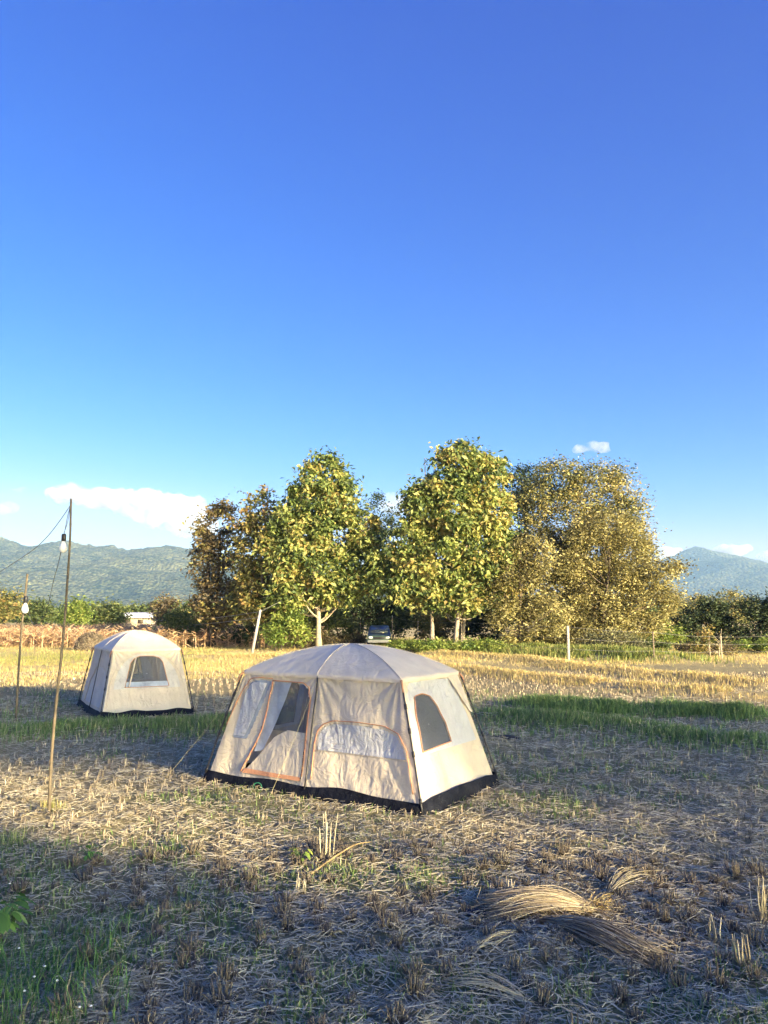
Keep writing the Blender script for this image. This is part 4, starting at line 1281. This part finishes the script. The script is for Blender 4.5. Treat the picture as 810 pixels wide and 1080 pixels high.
# green grass and weeds on the little bunds and in patches
n = 150000
x, y = scatter(n, 4.3, 26, .9)
g, go = zones(x, y)
nz = fbm(x * 2.2, y * 2.2, 2, 71)
keep = (RNG.uniform(0, 1, n) < g ** 1.2 * np.clip(nz * 2 - .35, .05, 1)) & clear(np.stack([x, y], 1), -.02)
x, y, g = x[keep], y[keep], g[keep]
n = len(x)
tall = np.where(pdist(x, y, B_R2) < .8, .30, .17) * np.where((y < 13.5), .55, 1)
P3 = np.stack([x, y, gz(x, y) - .01], 1)
me = blade_mesh('green_grass', P3, tall * RNG.uniform(.4, 1.25, n), .005 + .0009 * y, np.abs(RNG.normal(.35, .35, n)), M['grass'], np.clip(RNG.beta(2, 3, n) + .1 * (RNG.uniform(0, 1, n) < .1) * 6, 0, 1))
tag(link('green_grass', me), 'green grass growing on the low ridges and in patches of the field', 'grass', kind='stuff')
# extra dense for the ridges
def ridge_grass(nm, P, width, n, h, mat, label, cat, wd=.02, rn=(2, 3), lean=.35):
    seg = np.linalg.norm(np.diff(P, axis=0), axis=1); cum = np.concatenate([[0], np.cumsum(seg)])
    t = RNG.uniform(0, cum[-1], n)
    x = np.interp(t, cum, P[:, 0]) + RNG.normal(size=n) * width * .5
    y = np.interp(t, cum, P[:, 1]) + RNG.normal(size=n) * width * .5
    dens = fbm(x * .9, y * .9, 3, 81)
    k = (RNG.uniform(0, 1, n) < np.clip(dens * 3 - .8, .05, 1)) & clear(np.stack([x, y], 1), 0)
    x, y, dens = x[k], y[k], dens[k]; n = len(x)
    P3 = np.stack([x, y, gz(x, y) - .01], 1)
    me = blade_mesh(nm, P3, h * RNG.uniform(.35, 1.2, n) * (.5 + dens), np.full(n, wd), np.abs(RNG.normal(lean, .3, n)), mat, np.clip(RNG.beta(rn[0], rn[1], n), 0, 1))
    return tag(link(nm, me), label, cat, kind='stuff')
ridge_grass('ridge_grass', B_LEFT, 1.3, 34000, .20, M['grass'], 'dark green weedy grass strip running past the front of the small tent', 'grass', .018)
ridge_grass('ridge_grass', B_R1, 1.2, 30000, .16, M['grass'], 'green grass strip right of the big tent, the nearer of two', 'grass', .018)
ridge_grass('ridge_grass', B_R2, .9, 24000, .26, M['brightgrass'], 'brighter green grass strip right of the big tent, the farther of two', 'grass', .02)
ridge_grass('dry_ridge_grass', G1, .9, 34000, .2, M['gold'], 'golden dry grass on the long low ridge crossing the field', 'grass', .018, (4, 2.2))
ridge_grass('dry_ridge_grass', G2, 1.2, 34000, .2, M['gold'], 'golden dry grass on the farther low ridge before the trees', 'grass', .02, (4, 2.2))
ridge_grass('bank_grass', BANK, 3.0, 30000, .4, M['bank'], 'yellow-green tall grass on the bank at the foot of the trees', 'grass', .045, (1.6, 3.2))

n = 230000
x, y = scatter(n, 27, 84, 1.0, 1.1)
g, go = zones(x, y)
keep = (RNG.uniform(0, 1, n) < go * np.clip(fbm(x * .25, y * .8, 3, 44) * 4 - 1.3, .12, 1))
x, y = x[keep], y[keep]; n = len(x)
zn = fbm(x * .12, y * .25, 3, 5)
rn = np.clip(RNG.normal(.62, .18, n) - (x < -10) * np.exp(-((y - 48 + 20 * (zn - .5)) / 6) ** 2) * .45, 0, 1)
P3 = np.stack([x, y, gz(x, y) - .01], 1)
me = blade_mesh('golden_field', P3, RNG.uniform(.06, .26, n) * (.3 + 1.2 * fbm(x * .5, y * .9, 3, 15)), np.full(n, .018), np.abs(RNG.normal(.5, .35, n)), M['gold'], rn)
tag(link('golden_field', me), 'golden ripe grass covering the back of the field', 'grass', kind='stuff')

# dry corn on the left
n = 4200
x = RNG.uniform(-44, -6.5, n); y = RNG.uniform(58, 88, n)
k = (x > -y * .58); x, y = x[k], y[k]; n = len(x)
H_ = RNG.uniform(.9, 1.6, n) * (.8 + .3 * fbm(x * .3, y * .3, 2, 6))
idx = np.repeat(np.arange(n), 11)
a = RNG.uniform(0, 6.28, len(idx)); hz = RNG.uniform(.15, 1.0, len(idx)) * H_[idx]
A = np.stack([np.cos(a), np.sin(a), RNG.uniform(-.9, .9, len(idx))], 1)
C = np.stack([x[idx], y[idx], hz], 1) + A * .2
lv = leaf_arrays(C, A, RNG.normal(size=C.shape) + [0, 0, 1], RNG.uniform(.35, .7, len(idx)), RNG.uniform(.05, .11, len(idx)), np.clip(RNG.normal(.6, .22, len(idx)), 0, 1))
P3 = np.stack([x, y, np.zeros(n)], 1)
sv = blade_mesh('cs', P3, H_, np.full(n, .07), np.abs(RNG.normal(0, .1, n)), M['corn'], RNG.uniform(.4, 1, n))
co = np.empty(len(sv.vertices) * 3, np.float32); sv.vertices.foreach_get('co', co); co = co.reshape(-1, 3)
i = np.arange(n) * 5; o4 = len(lv[0])
T2 = np.vstack([np.stack([i, i + 1, i + 2], 1), np.stack([i, i + 2, i + 3], 1), np.stack([i + 3, i + 2, i + 4], 1)]) + o4
bpy.data.meshes.remove(sv)
me = mesh_np('corn_field', np.vstack([lv[0], co]), np.vstack([lv[1], T2]), M['corn'], {'rnd': np.concatenate([lv[2], np.full(len(co), .7)])})
tag(link('corn_field', me), 'dry pinkish brown corn standing behind the field on the left', 'corn', kind='stuff')

# ------------------------------------------------------------------ near details
def sheaf(nm, label, a, b_, r, n, mat, rn, seed, tie=None, flare=1.0, lift=.06, L=None, hk=None):
    rg = np.random.default_rng(seed)
    a, b_ = np.array(a, float), np.array(b_, float)
    ctr = (a + b_) / 2; ctr[2] = float(gz(np.array([ctr[0]]), np.array([ctr[1]]))[0])
    root = empty(nm, ctr); tag(root, label, 'straw bundle')
    ax = b_ - a; Lt = np.linalg.norm(ax); ax = ax / Lt
    side = np.cross(ax, [0, 0, 1.]); side /= np.linalg.norm(side)
    b = Bld(); rnl = []
    for k in range(n):
        th = rg.uniform(0, 2 * math.pi); rr = r * math.sqrt(rg.uniform(0, 1))
        ou, ow = rr * math.cos(th), abs(rr * math.sin(th)) * .75
        t0 = rg.uniform(-.05, .25); t1 = rg.uniform(.75, 1.0)
        ts = np.linspace(t0, t1, 7)
        # pinched at the tie (t~.9), fanning to the other end
        f = .45 + 1.1 * (1 - ts) * flare * np.where(ts < .85, 1, .6)
        bend = rg.normal(size=2) * .035 * np.sin(np.linspace(0, math.pi, 7))[:, None]; drift = rg.normal() * .12 * Lt * (1 - ts) * (rg.uniform() < .35)
        P = a + ax * Lt * ts[:, None] - ctr + side * (ou * f + bend[:, 0] + drift)[:, None] + np.array([0, 0, 1.]) * (ow * f + lift * np.sin(np.pi * np.clip(ts, 0, 1)) + np.abs(bend[:, 1]) + .01)[:, None]
        w_ = rg.uniform(.0016, .0034)
        b.tube(P, [w_] * 7, 4)
        rnl += [float(np.clip(rg.normal(*rn), 0, 1))] * (b.n - len(rnl))
    for k in range(int(n * .3)):      # loose broken pieces lying across the bundle
        t = rg.uniform(-.1, 1.05); p = a + ax * Lt * t - ctr + side * rg.normal() * r * 1.1 + np.array([0, 0, r * rg.uniform(.1, .75)])
        d = ax * rg.normal() * .8 + side * rg.normal() + np.array([0, 0, rg.normal() * .25]); d *= rg.uniform(.04, .13) / np.linalg.norm(d)
        w_ = rg.uniform(.0016, .003)
        b.tube([p - d, p + rg.normal(size=3) * .01, p + d], [w_] * 3, 4)
        rnl += [float(rg.uniform(.3, 1))] * (b.n - len(rnl))
    me = mesh_np('stalks', np.vstack(b.V), [np.vstack(b.Q), np.vstack(b.T)], mat, {'rnd': rnl})
    link('stalks', me, root)
    if tie:
        b = Bld(); rnl = []
        c = a + ax * Lt * .93 - ctr
        for k in range(160):
            d = rg.normal(size=3); d[2] = abs(d[2]); d /= np.linalg.norm(d)
            p = c + d * r * .6
            q = p + (ax * .07 + rg.normal(size=3) * .05)
            b.tube([p, (p + q) / 2 + [0, 0, .015], q], .003, 3)
            rnl += [rg.uniform(.5, 1)] * (b.n - len(rnl))
        link('cut_ends', mesh_np('cut_ends', np.vstack(b.V), [np.vstack(b.Q), np.vstack(b.T)], M['gold'], {'rnd': rnl}), root)
    return root
sheaf('straw_bundle', 'pale bundle of rice straw lying flat with golden cut ends, largest on the grass', gp(512, 962), gp(636, 962), .125, 620, M['stubble'], (.78, .2), 1, tie=True, flare=.75, lift=.035)
sheaf('straw_bundle', 'dark weathered straw bundle slanting down to the right below the pale bundle', gp(690, 1018), gp(572, 972), .10, 380, M['stubble'], (.55, .25), 2, flare=.6, lift=.03)
sheaf('straw_bundle', 'small loose straw wisp sticking up just behind the golden cut ends', gp(672, 918), gp(636, 946), .045, 34, M['straw'], (.5, .25), 3, flare=.6, lift=.015)
sheaf('straw_bundle', 'thin long loose stalks lying below the pale bundle near the bottom edge', gp(462, 1036), gp(570, 1062), .035, 16, M['straw'], (.75, .15), 4, flare=1.0, lift=.02)
sheaf('straw_bundle', 'few bent stalks lying at the left below the pale bundle', gp(490, 1012), gp(552, 985), .035, 14, M['straw'], (.6, .2), 5, flare=.8, lift=.015)
# dark scrap at the bundle's left end
c = gp(500, 964); b = Bld()
th, ph = np.meshgrid(np.linspace(0, 2 * math.pi, 16, endpoint=False), np.linspace(0, math.pi / 2, 6), indexing='ij')
rr = 1 + .3 * (vnoise(th * 2, ph * 2, 4) - .5)
b.add(np.stack([.11 * np.cos(th) * np.cos(ph) * rr, .08 * np.sin(th) * np.cos(ph) * rr, .035 * np.sin(ph) * rr], -1).reshape(-1, 3) + c + [0, 0, .01], grid_faces(16, 6, True))
tag(b.build('plastic_scrap', M['blackplastic'], smooth=True), 'small dark plastic scrap lying at the left end of the pale straw bundle', 'litter')
# dark scrap right of the tent
c = gp(533, 779); b = Bld()
b.add(np.stack([.28 * np.cos(th) * np.cos(ph) * rr, .12 * np.sin(th) * np.cos(ph) * rr, .07 * np.sin(ph) * rr], -1).reshape(-1, 3) + c + [0, 0, .0], grid_faces(16, 6, True))
tag(b.build('cloth_scrap', M['blackplastic'], smooth=True), 'dark crumpled cloth on the ground right behind the big tent', 'litter')
# green coil by the door
c = gp(272, 834); th = np.linspace(0, 6.6, 30)
b = Bld(); b.tube(np.stack([.06 * np.cos(th), .02 * np.sin(th * .5), .065 + .055 * np.sin(th)], 1) + c + [0, -.06, 0], .009, 6)
tag(b.build('hose_ring', simple('green_rubber', [(.3, (.02, .12, .07)), (.7, (.04, .2, .11))], 5, .5, 0), smooth=True), 'small green ring standing against the big tent below its door', 'ring')

def tallstub(label, px, pyb, h, n, spread, seed, rn=(.55, .2), lean=.15):
    rg = np.random.default_rng(seed); c = gp(px, pyb); b = Bld(); rnl = []
    for k in range(n):
        p0 = np.array([rg.normal() * spread, rg.normal() * spread * .7, -.04]); hh = h * rg.uniform(.55, 1.05)
        d = np.array([rg.normal() * lean, rg.normal() * lean, 1.]) * hh
        w_ = rg.uniform(.004, .0075)
        b.tube([p0, p0 + d * .5 + rg.normal(size=3) * .01, p0 + d], [w_, w_, w_ * .7], 5)
        rnl += [float(np.clip(rg.normal(*rn), 0, 1))] * (b.n - len(rnl))
    me = mesh_np('stalk_clump', np.vstack(b.V), [np.vstack(b.Q), np.vstack(b.T)], M['straw'], {'rnd': rnl})
    o = link('stalk_clump', me); o.location = tuple(c)
    return tag(o, label, 'stalk clump')
tallstub('tallest thin straw stalks standing up in front of the big tent', 343, 908, .55, 9, .035, 1, (.6, .15), .05)
tallstub('brown upright cut stalks near the lower right edge', 780, 1022, .28, 10, .03, 2, (.25, .15), .06)
tallstub('brown upright cut stalks right of the dark straw bundle', 753, 992, .24, 8, .025, 3, (.3, .15), .06)
tallstub('tall pale stalks cut by the right edge of the picture', 806, 968, .36, 14, .04, 4, (.4, .2), .07)
tallstub('short stalk cluster at the left of the tall thin stalks', 318, 940, .2, 9, .03, 5, (.5, .2), .08)
tallstub('short sunlit stalk cluster above the pale straw bundle', 538, 950, .24, 7, .025, 6, (.5, .2), .06)
# long curved dry branch
b = Bld(); b.tube(curve_pts([gp(328, 925) + [0, 0, .03], gp(350, 912) + [0, 0, .06], gp(375, 902) + [0, 0, .12], gp(392, 893) + [0, 0, .05]], 20), np.linspace(.012, .005, 20), 6)
tag(b.build('dry_branch', M['bamboo'], smooth=True), 'curved pale dry stalk on the ground right of the tall thin stalks', 'branch')

# leafy weeds in the lower left corner
def broad_plant(label, px, py, h, nleaf, L, seed, mat='weed', spread=.25, nm='leafy_weed'):
    rg = np.random.default_rng(seed); c = gp(px, py)
    root = empty(nm, c); tag(root, label, 'plant')
    sb = Bld(); LV, LQ, rnl, off = [], [], [], 0
    for k in range(nleaf):
        a = rg.uniform(0, 6.28); r = spread * rg.uniform(.3, 1); hh = h * rg.uniform(.4, 1)
        tip = np.array([math.cos(a) * r, math.sin(a) * r, hh])
        sb.tube([np.zeros(3), tip * [.3, .3, .6], tip], [.005, .004, .0025], 5)
        d = np.array([math.cos(a), math.sin(a), rg.uniform(-.6, .2)]); d /= np.linalg.norm(d)
        sd_ = np.cross(d, [0, 0, 1.]); sd_ /= np.linalg.norm(sd_); upv = np.cross(sd_, d)
        l = L * rg.uniform(.6, 1.2)
        m_ = 7
        for j, t in enumerate(np.linspace(0, 1, m_)):
            wv = .30 * l * math.sin(math.pi * min(1, t * .92 + .08)) ** .7
            cc = tip + d * l * t - np.array([0, 0, 1]) * l * .35 * t * t
            for s_ in (-1, 0, 1):
                LV.append(cc + sd_ * wv * s_ + upv * (.18 * wv if s_ else 0))
            rnl += [.3 + .5 * rg.uniform()] * 3
        for j in range(m_ - 1):
            for s_ in (0, 1):
                q = off + j * 3 + s_
                LQ.append([q, q + 1, q + 4, q + 3])
        off = len(LV)
    sb.build('stem', M['mid'] if False else simple('weed_stem', [(.3, (.06, .11, .03)), (.7, (.1, .16, .05))], 5, .6, 0), root, smooth=True)
    rnl = np.repeat(rg.uniform(.1, .9, nleaf), m_ * 3)
    link('leaves', mesh_np('leaves', np.array(LV), np.array(LQ), M[mat], {'rnd': rnl}, smooth=True), root)
    return root
broad_plant('broad-leaved dark green weed at the left edge, largest of the leafy weeds', -10, 1010, .45, 22, .13, 1, spread=.2)
broad_plant('small broad-leaved weed hugging the left edge just above the corner', 14, 975, .22, 8, .13, 2, spread=.14)
broad_plant('tiny leafy weed at the edge of the sunlit strip on the left', 92, 905, .12, 9, .09, 3, spread=.12)
broad_plant('little green weed in front of the big tent beside the tall stalks', 318, 912, .16, 12, .07, 4, 'lime', .1)
# fine low weeds with tiny white flowers, bottom left
n = 2600
x = RNG.normal(-2.35, .42, n); y = RNG.normal(5.25, .6, n)
k = x < -.5 * (y - .9) * .0 - 1.55 - .3 * (y - 5); x, y = x[k], y[k]; n = len(x)
P3 = np.stack([x, y, gz(x, y) - .01], 1)
me = blade_mesh('low_weeds', P3, RNG.uniform(.06, .26, n), RNG.uniform(.004, .009, n), np.abs(RNG.normal(.5, .4, n)), M['weed'], np.clip(RNG.normal(.55, .3, n), 0, 1))
tag(link('low_weeds', me), 'tangle of fine green weeds filling the lower left corner', 'weeds', kind='stuff')
fm = simple('petals', [(.3, (.7, .7, .68)), (.7, (.8, .8, .78))], 5, .7, 0)
fl_mesh = Bld(); fl_mesh.lathe([(.001, .006), (.006, .005), (.010, 0), (.006, -.003), (.001, -.004)], n=8)
fl_me = mesh_np('wild_flower', np.vstack(fl_mesh.V), np.vstack(fl_mesh.Q), fm, smooth=True)
for k, (px, py) in enumerate([(10, 932), (47, 1019), (36, 1030), (26, 1045), (84, 1062), (60, 1034), (96, 1061), (20, 1000)]):
    c = gp(px, py, .14); o = bpy.data.objects.new('wild_flower', fl_me); COL.objects.link(o); o.location = tuple(c)
    tag(o, 'tiny white flower head among the weeds in the lower left corner', 'flower', 'tiny white flowers in the corner weeds')
# small grass tussock at the left
ridge_grass('grass_tussock', np.array([gp(0, 890)[:2], gp(22, 892)[:2]]), .22, 900, .24, M['grass'], 'spiky green grass tussock at the left edge below the bamboo poles', 'grass', .006, (3, 2), .6)
ridge_grass('pole_grass', np.array([gp(42, 855)[:2], gp(62, 857)[:2]]), .18, 160, .14, M['gold'], 'yellow-green grass round the foot of the tall bamboo pole', 'grass', .006, (1.5, 3), .3)

# ------------------------------------------------------------------ clouds
def cloud(label, lst, Yd, dens, seed):
    """lst ellipses in photo px; built as real volumes at distance Yd"""
    parts = []
    for (px, py, rx, ry) in lst:
        c = dp(px, py, Yd); s = Yd / F
        parts.append((c, rx * s, ry * s))
    c0 = np.mean([p_[0] for p_ in parts], axis=0)
    root = bpy.data.objects.new('cloud', None)
    me = bpy.data.meshes.new('cloud')
    import bmesh
    bm = bmesh.new()
    for c, rx, rz in parts:
        mat_ = Matrix.Translation(Vector(c - c0)) @ Matrix.Diagonal((rx, rx * .8, rz, 1))
        bmesh.ops.create_icosphere(bm, subdivisions=4, radius=1, matrix=mat_)
    bm.to_mesh(me); bm.free()
    bpy.data.objects.remove(root)
    o = link('cloud', me)
    o.location = tuple(c0)
    rm = o.modifiers.new('merge', 'REMESH'); rm.mode = 'VOXEL'; rm.voxel_size = 45
    tx = bpy.data.textures.new('puff', 'CLOUDS'); tx.noise_scale = 260; tx.noise_depth = 4
    dm = o.modifiers.new('puff', 'DISPLACE'); dm.texture = tx; dm.strength = 260; dm.mid_level = .55; dm.texture_coords = 'GLOBAL'
    m, nt = mat_new('cloud_vapour')
    pv = N(nt, 'ShaderNodeVolumePrincipled')
    pv.inputs['Color'].default_value = (.62, .63, .67, 1)
    pv.inputs['Anisotropy'].default_value = -.2
    tc = N(nt, 'ShaderNodeTexCoord')
    n1 = N(nt, 'ShaderNodeTexNoise'); n1.inputs['Scale'].default_value = .0045; n1.inputs['Detail'].default_value = 6; n1.inputs['Roughness'].default_value = .6
    nt.links.new(tc.outputs['Object'], n1.inputs['Vector'])
    mr = N(nt, 'ShaderNodeMapRange'); mr.inputs['From Min'].default_value = .4; mr.inputs['From Max'].default_value = .55; mr.inputs['To Max'].default_value = dens
    nt.links.new(n1.outputs[0], mr.inputs['Value']); nt.links.new(mr.outputs[0], pv.inputs['Density'])
    out = N(nt, 'ShaderNodeOutputMaterial'); nt.links.new(pv.outputs[0], out.inputs['Volume'])
    me.materials.append(m)
    tag(o, label, 'cloud', 'clouds low over the horizon', kind='stuff')
    return o
cloud('long flat-bottomed white cloud over the left hills', [(75, 521, 30, 9), (110, 526, 36, 12), (150, 530, 40, 16), (190, 538, 34, 18), (205, 556, 30, 12), (170, 545, 34, 12)], 12000, .0036, 1)
cloud('tiny white cloud puff above the round tree', [(614, 474, 9, 6), (627, 472, 12, 7), (640, 476, 7, 4)], 12000, .0035, 2)
cloud('white cloud peeping out left of the right mountain', [(705, 585, 16, 12), (690, 594, 20, 12)], 12500, .009, 3)
cloud('small white cloud resting on the right mountain slope', [(772, 580, 22, 7), (762, 582, 14, 5)], 12500, .008, 4)
cloud('faint cloud touching the right edge of the picture', [(812, 588, 16, 8)], 12500, .006, 5)
cloud('faint cloud wisp at the left edge of the picture', [(2, 536, 18, 6), (20, 516, 12, 3)], 12000, .0008, 6)
cloud('faint cloud seen between the two teak clusters', [(420, 532, 26, 12)], 12500, .0018, 7)

# ------------------------------------------------------------------ haze
b = Bld(); b.box((-9600, -500, -1.5), (9600, 9500, 640))
m, nt = mat_new('haze_air')
pv = N(nt, 'ShaderNodeVolumePrincipled'); pv.inputs['Color'].default_value = (.38, .64, 1, 1); pv.inputs['Density'].default_value = 8.5e-5; pv.inputs['Anisotropy'].default_value = .0
out = N(nt, 'ShaderNodeOutputMaterial'); nt.links.new(pv.outputs[0], out.inputs['Volume'])
tag(b.build('haze', m), 'thin bluish haze softening the mountains', 'haze', kind='stuff')
